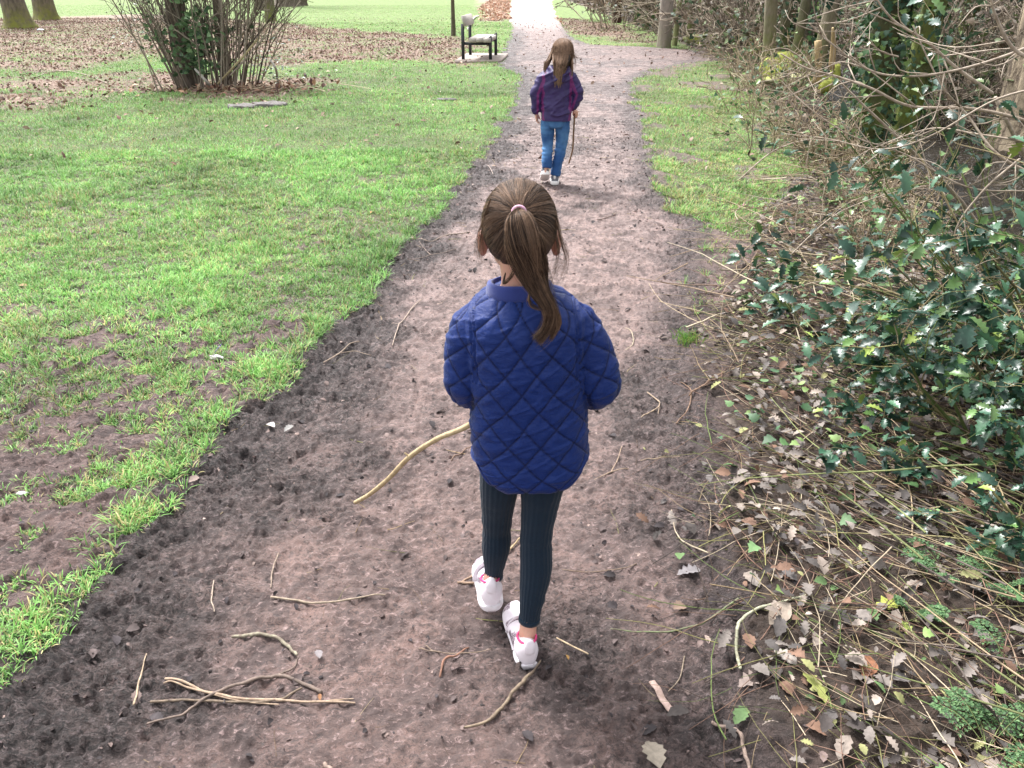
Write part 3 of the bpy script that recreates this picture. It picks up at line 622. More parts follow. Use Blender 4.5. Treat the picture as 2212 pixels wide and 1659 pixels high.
Vc, Fc = loft(cl, 48, 3, False); Vc = Vc.copy(); Vc[:, 2] += fbm(Vc[:, 0]*25, Vc[:, 1]*25, 2, 3)*.003-(Vc[:, 1]-1.49)*.18; Vc[:, 2] -= .004*np.cos(np.arctan2(Vc[:, 0]-.0155, -(Vc[:, 1]-1.49))*1.0)+.021
m, t, b = new_mat('blue_corduroy_collar'); b.inputs['Base Color'].default_value = (.012, .03, .19, 1); b.inputs['Roughness'].default_value = .8; b.inputs['Sheen Weight'].default_value = .3; bump(t, b, noise(t, 700, 2, .5, coords(t)), .6, .002); M_COL = m
MB().add(Vc, Fc).build('collar', M_COL, jk)
# piping round the hem
# leggings with knitted ribs
def ribbed(pts, rad, n=132, amp=.00045, sub=8):
    V, F = tube(pts, rad, n, sub, True); K = len(V)//n; Vr = V.reshape(K, n, 3); c = Vr.mean(1, keepdims=True); k = np.arange(n); w = np.where(np.cos(k*2*np.pi/6) > -.2, 1, -1)
    zz = Vr[..., 2]; wr = fbm(Vr[..., 0]*14, zz*70, 2, 31)*.0016+np.clip(1-np.abs(fbm(Vr[..., 0]*9+3, zz*60+Vr[..., 0]*20, 2, 33))*5, 0, 1)*.0022*(np.exp(-((zz-.33)/.03)**2)+np.exp(-((zz-.44)/.035)**2)+np.exp(-((zz-.15)/.02)**2))
    d = Vr-c; d /= np.linalg.norm(d, axis=2, keepdims=True)+1e-9; return (Vr+d*(w*amp+wr)[..., None]).reshape(-1, 3), F
M_LEG = mat('navy_knit', (.008, .017, .032), (.011, .024, .042), 300, .85, .5, .001, sheen=.1, spec=.15)
MB().add(*ribbed(LL, LLr)).add(*ribbed(LR, LRr)).add(*loft([(.035, 1.487, .50, .085, .078, 2.2), (.035, 1.487, .56, .105, .085, 2.3), (.035, 1.487, .62, .10, .08, 2.2)], 32, 3)).add(*tube([aL+np.array([0, .002, -.002]), aL+np.array([0, .002, -.014])], [.0238, .0242], 32, 2)).add(*tube([aR+np.array([0, 0, -.002]), aR+np.array([-.001, 0, -.014])], [.0262, .0266], 32, 2)).build('leggings', M_LEG, root1)
# shoes
M_SHOE = mat('white_leather', (.86, .80, .86), (.80, .72, .78), 50, .45, .15, .001); M_SOLE = mat('white_rubber', (.74, .70, .74), (.45, .38, .37), 60, .7, .3, .001, lo=.5, hi=.8); M_PINK = mat('pink_lining', (.75, .05, .22), None, 80, .6, 0)
m, t, b = new_mat('purple_glitter'); vo = nd(t, 'ShaderNodeTexVoronoi', Scale=700.0); t.links.new(coords(t), vo.inputs['Vector']); c = mixc(t, ramp(t, vo.outputs['Color'], .4, .75), (.10, .06, .09), (.7, .6, .68)); t.links.new(c, b.inputs['Base Color']); b.inputs['Roughness'].default_value = .3; b.inputs['Metallic'].default_value = .3; M_GLIT = m
def shoe(heel, toe, ank, side, up=None):
    f = toe-heel; L = np.linalg.norm(f)+.012; f = norm(f); u = np.array([0, 0, 1.]) ; r = norm(np.cross(f, u)); u = np.cross(r, f)
    def W(a, x, z): return heel-f*.004+f*a*L+r*x+u*z
    s_ = np.array([0, .03, .10, .22, .36, .50, .64, .78, .90, .97, 1.0]); w = np.array([.010, .019, .0265, .029, .0285, .031, .0345, .035, .030, .019, .008]); h = np.array([.040, .074, .084, .074, .064, .064, .056, .047, .040, .032, .022])
    q = catmull(np.stack([s_, w, h], 1), 4); n = 28; th = np.linspace(0, 2*np.pi, n, endpoint=False); V = []; K = len(q)
    for a, ww, hh in q:
        co, si = np.cos(th), np.sin(th); e = .72; cx = np.sign(co)*np.abs(co)**e; sz = np.sign(si)*np.abs(si)**e
        z = .010+(hh-.010)*(sz*.5+.5); x = ww*cx*np.where(sz > 0, 1-.42*np.clip(sz, 0, 1)**1.6, 1); off = .004*math.sin(a*3.1)*side
        V.append(np.array([W(a, xx+off, zz) for xx, zz in zip(x, z)]))
    V = np.concatenate(V); F = []; fm = []
    for i in range(K-1):
        a = q[i][0]
        for k in range(n):
            A = i*n+k; B = i*n+(k+1) % n; z = math.sin(th[k]); F.append((A, B, B+n, A+n))
            fm.append(1 if ((.20 < a < .46 and -.35 < z < .55+.3*math.sin(a*25)) or (.80 < a < .97 and -.2 < z < .85) or (.52 < a < .60 and z > .1)) else 0)
    F += [tuple(range(n))[::-1], tuple((K-1)*n+k for k in range(n))]; mb = MB()
    for m_ in (0, 1): mb.add(V, [ff for ff, g in zip(F, fm+[0, 0]) if g == m_], m_)
    # padded heel tab and straps
    mb.add(*tube([W(.02, 0, .064), W(.035, 0, .080), W(.06, 0, .091)], [(.013, .006), (.014, .005), (.010, .004)], 12, 3, round_ends=True, up=tuple(f)), 0)
    sh_ = mb.build('shoe', [M_SHOE, M_GLIT], root1)
    so_ = MB(); V = []; q2 = catmull(np.stack([s_*1.02-.01, w+.0035, h], 1), 6)
    m2 = 28; K = len(q2)
    for i, (a, ww, hh) in enumerate(q2):
        g = .0035*(1 if i % 2 else 0)
        for k in range(m2):
            c_, s2 = math.cos(2*math.pi*k/m2), math.sin(2*math.pi*k/m2); zz = .009+.010*np.sign(s2)*abs(s2)**.45; xx = ww*np.sign(c_)*abs(c_)**.5; V.append(W(a, xx*(1-.04*(s2 < 0)), zz+(g if s2 < -.5 else 0)))
    F = [(i*m2+k, i*m2+(k+1) % m2, (i+1)*m2+(k+1) % m2, (i+1)*m2+k) for i in range(K-1) for k in range(m2)]+[tuple(range(m2))[::-1], tuple((K-1)*m2+k for k in range(m2))]
    so_.add(np.array(V), F); so_.build('sole', M_SOLE, sh_)
    ring = [W(.22+.135*math.cos(a), .0225*math.sin(a), .073-.006*math.cos(a)) for a in np.linspace(0, 2*np.pi, 13)]
    MB().add(*tube(ring, [.0028]*13, 8, 3, False)).build('shoe_lining', M_PINK, sh_)
    band = [W(.56, .032*math.cos(a), .014+.055*math.sin(a)) for a in np.linspace(0, np.pi, 9)]
    MB().add(*tube(band, [(.0085, .0022)]*9, 8, 3, up=tuple(u))).build('strap', M_SHOE, sh_)
shoe(fL_heel, fL_toe, aL, 1); shoe(fR_heel, fR_toe, aR, -1)
# hair pulled back to a band high on the back of the head
TIE = np.array(P(1121, 456, 1.408)); RAD = np.array([.0715, .0865, .0835]); dT = norm((TIE-HC)/RAD)
h = Hair(); naz, nt_ = 120, 26; az_ = np.linspace(0, 2*np.pi, naz, endpoint=False)
def scalp(az, t, off):
    d0 = headdir(az, hairline(az)); d0 = d0/np.linalg.norm(d0, axis=-1, keepdims=True); d = slerp(d0, dT[None], t[..., None]) ; d /= np.linalg.norm(d, axis=-1, keepdims=True)
    return HC+RAD*d*(1+off)[..., None]
AZ, TT = np.meshgrid(az_, np.linspace(0, 1, nt_), indexing='ij'); cap = scalp(AZ.ravel(), TT.ravel(), -.015+.02*np.sin(np.pi*TT.ravel())).reshape(naz, nt_, 3)
idx = np.arange(naz*nt_).reshape(naz, nt_); j2 = np.roll(idx, -1, 0); h.grid(cap.reshape(-1, 3), np.stack([idx[:, :-1], idx[:, 1:], j2[:, 1:], j2[:, :-1]], -1).reshape(-1, 4), HD*.9)
n, K = 11000, 16; az0 = rng.uniform(0, 2*np.pi, n); az0 = az0+.0; st = rng.random(n)**2*.75; t_ = st[:, None]+(1-st)[:, None]*np.linspace(0, 1, K)[None]
lock = fbm(az0*9, az0*0+3.3, 3, 71); lift = .012+.035*(fbm(az0*5, az0*0+1.7, 2, 72)*.5+.5)+rng.random(n)*.022
azs = az0[:, None]+.10*np.sin(t_*4+lock[:, None]*8)*(1-t_)+rng.normal(0, .03, (n, 1))*(1-t_)
offs = lift[:, None]*np.sin(np.pi*np.clip(t_, .02, 1))**.6+.004
Pn = scalp(azs.ravel(), t_.ravel(), offs.ravel()).reshape(n, K, 3); lf = rng.random(n) < .03; 
h.add(Pn, np.full((n, K), .00036), .20, lock*1.5+.12)
n = 420; az0 = rng.uniform(0, 2*np.pi, n); st = rng.random(n)*.5; t_ = st[:, None]+(1-st)[:, None]*rng.uniform(.55, 1, (n, 1))*np.linspace(0, 1, K)[None]; azs = az0[:, None]+rng.normal(0, .22, (n, 1))*np.sin(t_*3); Pn = scalp(azs.ravel(), np.minimum(t_, .97).ravel(), (.03+rng.gamma(2, .022, n)[:, None]*np.linspace(.2, 1, K)[None]).ravel()).reshape(n, K, 3); h.add(Pn, np.full((n, K), .00024), .6)
tp = [TIE+np.array([0, .012, 0]), TIE+np.array([0, -.010, .001])]+[np.array(P(*q)) for q in ((1124, 475, 1.378), (1131, 520, 1.366), (1138, 560, 1.368), (1150, 600, 1.370), (1168, 635, 1.366), (1187, 665, 1.362), (1190, 692, 1.365), (1176, 718, 1.368), (1158, 738, 1.370))]
bundle(h, tp, [.006, .007, .018, .024, .025, .022, .017, .0125, .0100, .009, .0115], 3000, 30, .22, .00042, .5)
bundle(h, tp[:-2]+[np.array(P(1178, 722, 1.366)), np.array(P(1150, 742, 1.368))], [.006, .008, .022, .029, .030, .027, .023, .018, .017, .017, .020], 260, 30, .5, .0003, .6, wav=.3)
bundle(h, tp[:2]+[np.array(P(*q)) for q in ((1108, 478, 1.380), (1106, 530, 1.372), (1122, 575, 1.376), (1150, 612, 1.378), (1176, 645, 1.372), (1205, 690, 1.372), (1196, 720, 1.376), (1188, 735, 1.376))], [.006, .007, .011, .011, .012, .012, .009, .006, .004, .002], 420, 26, .45, .0006, .6)
bundle(h, [np.array(P(*q)) for q in ((1128, 460, 1.392), (1150, 500, 1.374), (1165, 560, 1.378), (1172, 610, 1.38), (1180, 640, 1.376))], [.006, .012, .014, .012, .006], 300, 20, .3, .0006, .6)
for q in [((1112, 462, 1.39), (1096, 500, 1.385), (1096, 545, 1.385), (1112, 568, 1.385), (1140, 574, 1.375)), ((1150, 620, 1.372), (1142, 645, 1.368), (1150, 662, 1.368), (1172, 668, 1.366)), ((1092, 590, 1.43), (1088, 612, 1.41), (1104, 598, 1.405), (1112, 580, 1.40))]: wisp(h, [P(*a) for a in q], 40, .0013)
for q in [((1204, 470, 1.47), (1212, 510, 1.455), (1226, 545, 1.45), (1224, 580, 1.45), (1214, 606, 1.45)), ((1200, 500, 1.47), (1206, 540, 1.46), (1200, 580, 1.46), (1190, 612, 1.45)), ((1198, 470, 1.46), (1214, 530, 1.45), (1220, 560, 1.45), (1198, 592, 1.45)),
          ((1046, 470, 1.48), (1034, 505, 1.48), (1030, 540, 1.48), (1040, 575, 1.48)), ((1050, 480, 1.48), (1036, 520, 1.48), (1040, 560, 1.48)), ((1060, 430, 1.45), (1046, 470, 1.46), (1038, 520, 1.47), (1036, 560, 1.47))]: wisp(h, [P(*a) for a in q], 16, .0030, thick=.00033, light=.75)
hp = h.build('hair', root1)
band = [TIE+np.array([.0115*math.cos(a), -.006+.004*math.sin(a)*0, .0105*math.sin(a)]) for a in np.linspace(0, 2*np.pi, 17)]
MB().add(*tube(band, [.0026]*17, 10, 2, False, up=(0, 1, 0))).build('hair_band', mat('pale_pink_elastic', (.85, .50, .68), None, 200, .6, .3, .001), hp)
# the stick she holds
M_STRAW = mat('pale_peeled_stick', (.50, .40, .24), (.33, .24, .13), 60, .7, .6, .002, stretch=(1, 1, 1))
def bark_tube(pts, r0, r1, n=10, sub=6, bumps=.12):
    k = len(pts); V, F = tube(pts, list(np.linspace(r0, r1, k)), n, sub, round_ends=True); c = V.reshape(-1, n, 3).mean(1)[:, None]; Vr = V.reshape(-1, n, 3); s = 1+bumps*fbm(Vr[..., 0]*60+Vr[..., 2]*40, Vr[..., 1]*60, 3, 17); return (c+(Vr-c)*s[..., None]).reshape(-1, 3), F
st = empty('stick', tuple(STK[-1]), 'long pale curved stick held in front of the girl in the blue quilted jacket', 'stick')
MB().add(*bark_tube(STK, .0072, .0066, 10, 10, .1)).add(*bark_tube([STK[-4], STK[-4]+np.array([-.012, 0, .012])], .004, .002)).build('peeled_wood', M_STRAW, st)

# ---------------------------------------------------------------- the girl in the purple jacket, further along the path
YC = 6.62; g2x = .352; S2 = 1.0
root2 = empty('person', (g2x, YC, gz1(g2x, YC)), 'girl with long loose hair, purple jacket and blue jeans walking ahead', 'person')
def Q2(px, py, dy=0): return np.array(P(px, py, YC+dy))
HC2 = np.array([.395, YC+.01, 1.012])
T2 = [(.355, YC, .492, .105, .085, 2.4), (.355, YC, .498, .126, .100, 2.4), (.353, YC, .56, .124, .098, 2.4), (.352, YC, .66, .118, .09, 2.4), (.352, YC, .76, .124, .092, 2.4), (.353, YC, .83, .128, .09, 2.4), (.357, YC, .87, .105, .078, 2.2), (.362, YC+.01, .90, .06, .06, 2), (.37, YC+.01, .915, .03, .03, 2)]
aLs, aLe, aLw = np.array([.255, YC, .84]), np.array([.190, YC-.015, .70]), Q2(1158, 238, .01)
aRs, aRe, aRw = np.array([.455, YC, .84]), np.array([.520, YC-.01, .70]), Q2(1239, 230, .02)
kl, kr = Q2(1183, 315, .01), Q2(1212, 318, .03); al, ar = Q2(1184, 352, -.06), Q2(1199, 378, .0)
hl2, tl2 = Q2(1178, 378, -.09), Q2(1180, 362, .07); hr2 = np.array([*G(1198, 397), 0.]); hr2[2] = gz1(*hr2[:2])+.004; tr2 = hr2+np.array([.01, .18, .006])
ar = hr2+np.array([.005, .045, .085]); tl2 = np.array([hl2[0]+.0, hl2[1]+.165, gz1(hl2[0], hl2[1]+.16)+.012]); al = hl2+np.array([.012, .055, .078])
stick_dir = None; SK2 = [Q2(1239, 236, .02)+np.array([.0, 0, .02]), Q2(1241, 246, .02), Q2(1239, 285, .12), Q2(1238, 310, .3), Q2(1236, 328, .42), Q2(1229, 352, .62)]
hand2 = SK2[1]
b2 = head_parts(HC2, .98)
b2.append(tube([HC2+np.array([0, -.02, -.05]), HC2+np.array([0, -.01, -.10]), np.array([.365, YC, .88])], [.04, .036, .045], 16, 3))
b2.append(loft([(x, y, z, a*.78, b*.78, 2.2) for x, y, z, a, b, p in T2[2:]], 20, 3)); b2.append(loft([(.353, YC, .44, .07, .06, 2.2), (.353, YC, .52, .095, .075, 2.2), (.353, YC, .60, .09, .07, 2.2)], 20, 3))
for s_, e_, w_ in ((aLs, aLe, aLw), (aRs, aRe, aRw)): b2.append(tube([s_*.85+np.array([.35, YC, .78])*.15, mid(s_, e_, .5), e_, w_, w_+norm(w_-e_)*.02], [.026, .028, .024, .016, .014], 12, 4, round_ends=True))
b2 += relaxed_hand(aLw+norm(aLw-aLe)*.02, np.array([.15, .05, -1.]), np.array([.35, .9, 0]), np.array([-1., .2, 0]), .95)
b2 += gripping_hand(hand2, SK2[0]-SK2[2], np.array([.3, -.5, .5]), .9, .008); b2.append(tube([aRw, mid(aRw, hand2, .6, (.005, -.01, .0)), hand2+np.array([.008, -.014, .012])], [.016, .015, .013], 12, 3, round_ends=True))
JL = [np.array([.305, YC, .55]), Q2(1183, 270), Q2(1183, 290, .01), kl, mid(kl, al, .5, (0, -.01, 0)), al+np.array([-.002, -.018, -.030])]; JR = [np.array([.400, YC, .55]), Q2(1215, 270), Q2(1215, 292, .02), kr, mid(kr, ar, .5, (0, -.012, 0)), ar+np.array([0, -.008, -.014])]
JLr = [.062, .055, .051, .043, .041, .037]; JRr = [.064, .058, .053, .046, .041, .037]
b2 += [tube(JL, [r*.6 for r in JLr], 14, 3), tube(JR, [r*.6 for r in JRr], 14, 3)]+foot(hl2, tl2, al)+foot(hr2, tr2, ar)
V_, N_, F_ = remesh([q[0] for q in b2], [q[1] for q in b2], .0042, 4, .5); npmesh('body', V_, F_, M_SKIN, root2); face_bits(HC2, .98, root2)
s2 = [loft(T2, 40, 4)]
for s_, e_, w_, sg in ((aLs, aLe, aLw, -1), (aRs, aRe, aRw, 1)): s2.append(tube([s_+np.array([-sg*.02, 0, 0]), s_+np.array([sg*.006, 0, -.03]), e_, mid(e_, w_, .5), w_], [.045, .052, .047, .044, .035], 24, 5, round_ends=True))
s2.append(tube([np.array([.300, YC-.035, .885]), np.array([.325, YC-.085, .850]), np.array([.360, YC-.105, .825]), np.array([.400, YC-.085, .850]), np.array([.430, YC-.03, .885]), np.array([.42, YC+.03, .90])], [.020, .034, .040, .034, .026, .015], 20, 5, round_ends=True))
V_, N_, F_ = remesh([q[0] for q in s2], [q[1] for q in s2], .0042, 3, .5)
wr = fbm(V_[:, 0]*6+V_[:, 2]*3, V_[:, 2]*17-V_[:, 0]*7, 2, 44); wr = np.clip(1-np.abs(wr)*3.2, -.3, 1)*.009+fbm(V_[:, 0]*40, V_[:, 2]*55, 2, 45)*.0012
x0 = V_[:, 0]; fc = V_[np.concatenate([F_[0][:, :3].reshape(-1, 3), F_[1][:, :3].reshape(-1, 3)])].mean(1)
V2 = V_+N_*(wr-.004)[:, None]
xr = fc[:, 0]-.353; own = np.abs(xr) > .118; fm = np.zeros(len(fc), int)
wave = .004*np.sin(fc[:, 2]*60)
inner = (fc[:, 1] < YC+.03) & (np.abs(xr) > .101+wave) & (np.abs(xr) < .120) & (fc[:, 2] < .84); fm[inner] = 1
for s_, e_, w_, sg in ((aLs, aLe, aLw, -1), (aRs, aRe, aRw, 1)):
    t1, d1 = seg_par(fc, s_, e_); t2, d2 = seg_par(fc, e_, w_); ax_ = np.where((d1 < d2)[:, None], s_+t1[:, None]*(e_-s_), e_+t2[:, None]*(w_-e_)); r_ = fc-ax_
    st_ = (np.minimum(d1, d2) < .062) & (xr*sg > .075) & (r_[:, 1] < 0) & (np.abs(r_[:, 0]+sg*(.012)) < .009+.006*(1-t1)) & (fc[:, 2] < .865); fm[st_] = 1
M_PUR = mat('purple_shell_fabric', (.032, .021, .085), (.045, .030, .12), 30, .5, .4, .004, sheen=.0, spec=.3); M_MAG = mat('magenta_panel', (.15, .016, .14), (.12, .014, .11), 40, .55, .3, .003)
npmesh('jacket', V2, F_, [M_PUR, M_MAG], root2, fmat=fm)
def rumpled(pts, rad, n=40):
    V, F = tube(pts, rad, n, 10); Vr = V.reshape(-1, n, 3); c = Vr.mean(1, keepdims=True); d = Vr-c; d /= np.linalg.norm(d, axis=2, keepdims=True)+1e-9; z = Vr[..., 2]
    w = np.clip(1-np.abs(fbm(Vr[..., 0]*8, z*26, 2, 61))*3, -.2, 1)*.0055*np.where(z < .30, 1.3, .7); return (Vr+d*w[..., None]).reshape(-1, 3), F
m, t, b = new_mat('denim'); v = coords(t); nz = nd(t, 'ShaderNodeTexNoise', Scale=7.0, Detail=5.0); t.links.new(v, nz.inputs['Vector']); c = mixc(t, ramp(t, nz.outputs[0], .42, .62), (.014, .070, .22), (.07, .19, .40)); t.links.new(c, b.inputs['Base Color']); b.inputs['Roughness'].default_value = .85; bump(t, b, noise(t, 160, 4, .7, v), .5, .003); M_DEN = m
MB().add(*rumpled(JL, JLr)).add(*rumpled(JR, JRr)).add(*loft([(.353, YC, .44, .075, .07, 2.3), (.353, YC, .50, .105, .085, 2.3), (.353, YC, .56, .11, .085, 2.3)], 32, 3)).build('jeans', M_DEN, root2)
M_GREY = mat('grey_mesh_fabric', (.10, .11, .14), (.2, .21, .24), 90, .8, .4, .002); M_WS = mat('white_rubber_sole', (.78, .77, .76), (.6, .57, .55), 40, .6, .2, .001, lo=.55, hi=.8)
for hh, tt_ in ((hl2, tl2), (hr2, tr2)):
    f = norm(tt_-hh); r = norm(np.cross(f, [0, 0, 1.])); u = np.cross(r, f); W = lambda a, x, z: hh+f*a*.185+r*x+u*z
    def sec(s_, w, z0, z1, e=.6, n=24):
        th = np.linspace(0, 2*np.pi, n, endpoint=False); q = catmull(np.stack([s_, w, z0, z1], 1), 3); V = []
        for a, ww, a0, a1 in q: V.append(np.array([W(a, ww*np.sign(math.cos(x))*abs(math.cos(x))**e, a0+(a1-a0)*(.5+.5*np.sign(math.sin(x))*abs(math.sin(x))**e)) for x in th]))
        K = len(V); V = np.concatenate(V); return V, [(i*n+k, i*n+(k+1) % n, (i+1)*n+(k+1) % n, (i+1)*n+k) for i in range(K-1) for k in range(n)]+[tuple(range(n))[::-1], tuple((K-1)*n+k for k in range(n))]
    ss = np.array([0, .06, .2, .4, .6, .8, .95, 1.0]); sh_ = MB().add(*sec(ss, np.array([.018, .027, .030, .030, .034, .034, .024, .012]), np.full(8, .018), np.array([.060, .078, .074, .070, .056, .044, .034, .026]), .7)).build('shoe', M_GREY, root2)
    MB().add(*sec(ss*1.05-.03, np.array([.024, .034, .037, .036, .039, .038, .028, .015]), np.zeros(8), np.array([.034, .032, .024, .022, .022, .022, .022, .020]), .45)).build('sole', M_WS, sh_)
    MB().add(*tube([W(.03, 0, .04), W(.0, 0, .062), W(.02, 0, .084)], [(.009, .003)]*3, 8, 3, up=tuple(f))).build('heel_tab', M_WS, sh_)
h2 = Hair(); RAD2 = np.array([.075, .088, .086]); CR = norm(np.array([.0, -.12, 1.0]))
n, K = 3800, 24; az0 = rng.uniform(-2.35, 2.35, n); d0 = np.stack([np.sin(az0), -np.cos(az0), np.full(n, -.12)], 1); d0 /= np.linalg.norm(d0, axis=1)[:, None]
c0 = CR[None]+rng.normal(0, .22, (n, 3))*np.array([.5, 1.3, 0]); c0 /= np.linalg.norm(c0, axis=1)[:, None]
tt = np.linspace(0, 1, 12)[None, :, None]; on = slerp(c0[:, None], d0[:, None], tt); on /= np.linalg.norm(on, axis=2, keepdims=True)
lk = fbm(az0*5, az0*0+2.2, 3, 81); lift = (.03+.10*(lk*.5+.5)+rng.random(n)*.08)
A = HC2+RAD2*on*(1+lift[:, None, None]*np.sin(tt*1.57))
ln = np.where(np.abs(az0) < 1.1, rng.uniform(.19, .255, n), rng.uniform(.10, .17, n))*(.9+.25*lk); td = np.linspace(0, 1, 13)[1:]
e0 = A[:, -1]; tgt = HC2[0]-.012+(e0[:, 0]-HC2[0])*np.where(np.abs(az0) > 1.35, 1.25, .38); drop = np.empty((n, 12, 3)); wv = lk[:, None]*6
drop[..., 0] = e0[:, 0, None]*(1-td**.8)+(tgt[:, None]-.028)*td**.8+.007*np.sin(td*7+wv); drop[..., 1] = e0[:, 1, None]-(.015*np.sin(td*2.4))[None]-.045*sstep(0, .5, td)[None]*(np.abs(az0) < 1.4)[:, None]+.004*np.cos(td*9+wv)
drop[..., 1] = np.minimum(drop[..., 1], (YC-.125+.03*(1-td))[None]+.06*(td < .35)+.5*(np.abs(az0) > 1.5)[:, None]); drop[..., 2] = e0[:, 2, None]-ln[:, None]*td
Pn = np.concatenate([A, drop], 1)
for _ in range(6): Pn[:, 8:-1] = .5*Pn[:, 8:-1]+.25*(Pn[:, 7:-2]+Pn[:, 9:])
h2.add(Pn, np.full((n, K), .0013)*(1-.6*np.linspace(0, 1, K)[None]**3), .6, lk+1.7)
V3, F3 = ball(HC2+np.array([0, -.006, .004]), RAD2*.99, 28, 18); k_ = [f for f in F3 if all((V3[i]-HC2)[2] > -.02+.9*max(0, (V3[i]-HC2)[1]) for i in f)]; h2.grid(V3, k_, HD)
V4, F4 = loft([(HC2[0]-.03, YC-.125, .80, .018, .004, 2), (HC2[0]-.025, YC-.12, .86, .030, .012, 2), (HC2[0]-.008, YC-.085, .93, .058, .03, 2), (HC2[0], YC-.03, 1.0, .066, .05, 2)], 20, 3, False); h2.grid(V4, F4, HD)
for q in [((1236, 105, -.04), (1242, 118, -.06), (1250, 126, -.06)), ((1234, 112, -.05), (1240, 122, -.06), (1246, 125, -.06)), ((1238, 108, -.02), (1243, 135, -.04), (1241, 150, -.05))]: wisp(h2, [Q2(*a) for a in q], 12, .007, thick=.0009, light=.8)
h2.build('hair', root2)
st = empty('stick', tuple(SK2[-1]), 'thin brown walking stick in the right hand of the girl in the purple jacket', 'stick')
MB().add(*bark_tube(SK2, .0085, .007, 8, 8, .25)).build('bark', mat('brown_stick_bark', (.16, .10, .06), (.26, .17, .10), 50, .8, .6, .003), st)
# ================================================================ LITTER, TWIGS, TREES, SHRUBS
M_TWIG = leafmat('twig_bark', .8, .25, 0, 120, .5); M_DRY = leafmat('dead_leaf', .75, .3, .12, 70, .4); M_HOLLY = leafmat('holly_leaf', .34, .5, .06, 40, .3); M_IVY = leafmat('ivy_leaf', .55, .4, .15, 40, .3); M_SOFT = leafmat('soft_leaf', .5, .3, .35, 40, .2)
def leaf_tpl(outline, bend=.25, fold=.2, mid=5):
    """outline: half-width at stations along the length 0..1; folded along the midrib and bent"""
    s = np.linspace(0, 1, len(outline)); V = []; F = []
    for k, (a, w) in enumerate(zip(s, outline)):
        z = -bend*(a-.4)**2
        V += [(-w, a, z+abs(w)*fold), (0, a, z), (w, a, z+abs(w)*fold)]
    for k in range(len(s)-1):
        A = 3*k; F += [(A, A+1, A+4, A+3), (A+1, A+2, A+5, A+4)]
    return np.array(V), F
T_HOLLY = leaf_tpl([.02, .17, .13, .30, .16, .32, .17, .26, .10, .015], .3, .38)
T_HOLLY[0][::3, 1] += .06; T_HOLLY[0][2::3, 0] *= .9
T_OVAL = leaf_tpl([.02, .18, .27, .30, .26, .15, .01], .3, .25)
T_LOBED = leaf_tpl([.03, .16, .30, .24, .38, .30, .34, .20, .17, .01], .35, .3)
T_LOBED[0][::3, 1] += .05; T_LOBED[0][2::3, 0] *= .86
T_IVY = leaf_tpl([.30, .52, .36, .44, .20, .12, .01], .3, .2)
def leaves(name, pos, size, tpl, cols, m, parent=None, yaw=None, pitch=None, roll=None, yspread=1):
    n = len(pos); yaw = rng.uniform(0, 2*np.pi, n) if yaw is None else yaw
    pitch = rng.normal(0, .25, n) if pitch is None else pitch; roll = rng.normal(0, .3, n) if roll is None else roll
    V, F = scatter(tpl[0], tpl[1], pos, rotm(yaw, pitch, roll), size); c = np.repeat(cols, len(tpl[0]), 0)
    return npmesh(name, V, F, m, parent, True, col=c)
def pick(cols, n, var=.25, p=None):
    cols = np.array(cols, float); i = rng.choice(len(cols), n, p=p); return cols[i]*(1+rng.uniform(-var, var, (n, 1)))
def ground_stems(n, xy, az, L, r, K=12, wig=.25, lift=.02):
    """thin stems lying on the ground"""
    t = np.linspace(-.5, .5, K); a = az[:, None]+wig*np.cumsum(rng.normal(0, 1, (n, K)), 1)/math.sqrt(K)*1.0+rng.normal(0, .35, (n, 1))*t[None]
    st_ = L[:, None]/(K-1); x = xy[:, 0, None]+np.cumsum(np.cos(a)*st_, 1)-np.cos(az)[:, None]*L[:, None]*.5; y = xy[:, 1, None]+np.cumsum(np.sin(a)*st_, 1)-np.sin(az)[:, None]*L[:, None]*.5
    g = ground_z(x, y, fine=False); z0 = g.mean(1, keepdims=True); z = .35*g+.65*z0+rng.uniform(.3, 1, (n, 1))*lift+rng.normal(0, lift*.4, (n, 1))*t[None]*2
    z = np.maximum(z, g+.002); return np.stack([x, y, z], -1), r[:, None]*(1-.6*np.linspace(0, 1, K)[None])
def stem_cols(n, K, sides, cols, p=None): return np.repeat(pick(cols, n, .3, p), K*sides, 0)
TW = [(.30, .22, .13), (.17, .115, .075), (.09, .06, .045), (.40, .32, .20), (.20, .20, .08)]
# ---- leaf litter
def scatter_pts(x0, x1, y0, y1, n, f):
    x, y = rand_in(x0, x1, y0, y1, n); k = rng.random(n) < f(x, y); return x[k], y[k]
x, y = scatter_pts(-30, 6, 7, 60, 260000, lambda x, y: np.clip(masks(x, y)[3]*.9+.035, 0, 1)*(x > -.8*y-2)*(y < 45)+0*x)
pos = np.stack([x, y, gz(x, y)+.02], 1); n = len(x)
o = leaves('fallen_leaves', pos, rng.uniform(.04, .085, n), T_OVAL, pick([(.24, .16, .12), (.17, .10, .075), (.30, .22, .17), (.075, .045, .035), (.40, .32, .26)], n, .35, [.27, .25, .18, .2, .1]), M_DRY, pitch=rng.normal(0, .5, n), roll=rng.normal(0, .5, n)); tag(o, 'brown fallen leaves spread over the grass under the trees', 'leaves', kind='stuff')
x, y = scatter_pts(.8, 2.4, 38, 110, 6000, lambda x, y: masks(x, y)[3]*1.0)
n1 = len(x); x2, y2 = scatter_pts(-2.6, 0, 30, 110, 14000, lambda x, y: masks(x, y)[3]*1.0); x = np.concatenate([x, x2]); y = np.concatenate([y, y2]); n = len(x); pos = np.stack([x, y, gz(x, y)+.02], 1)
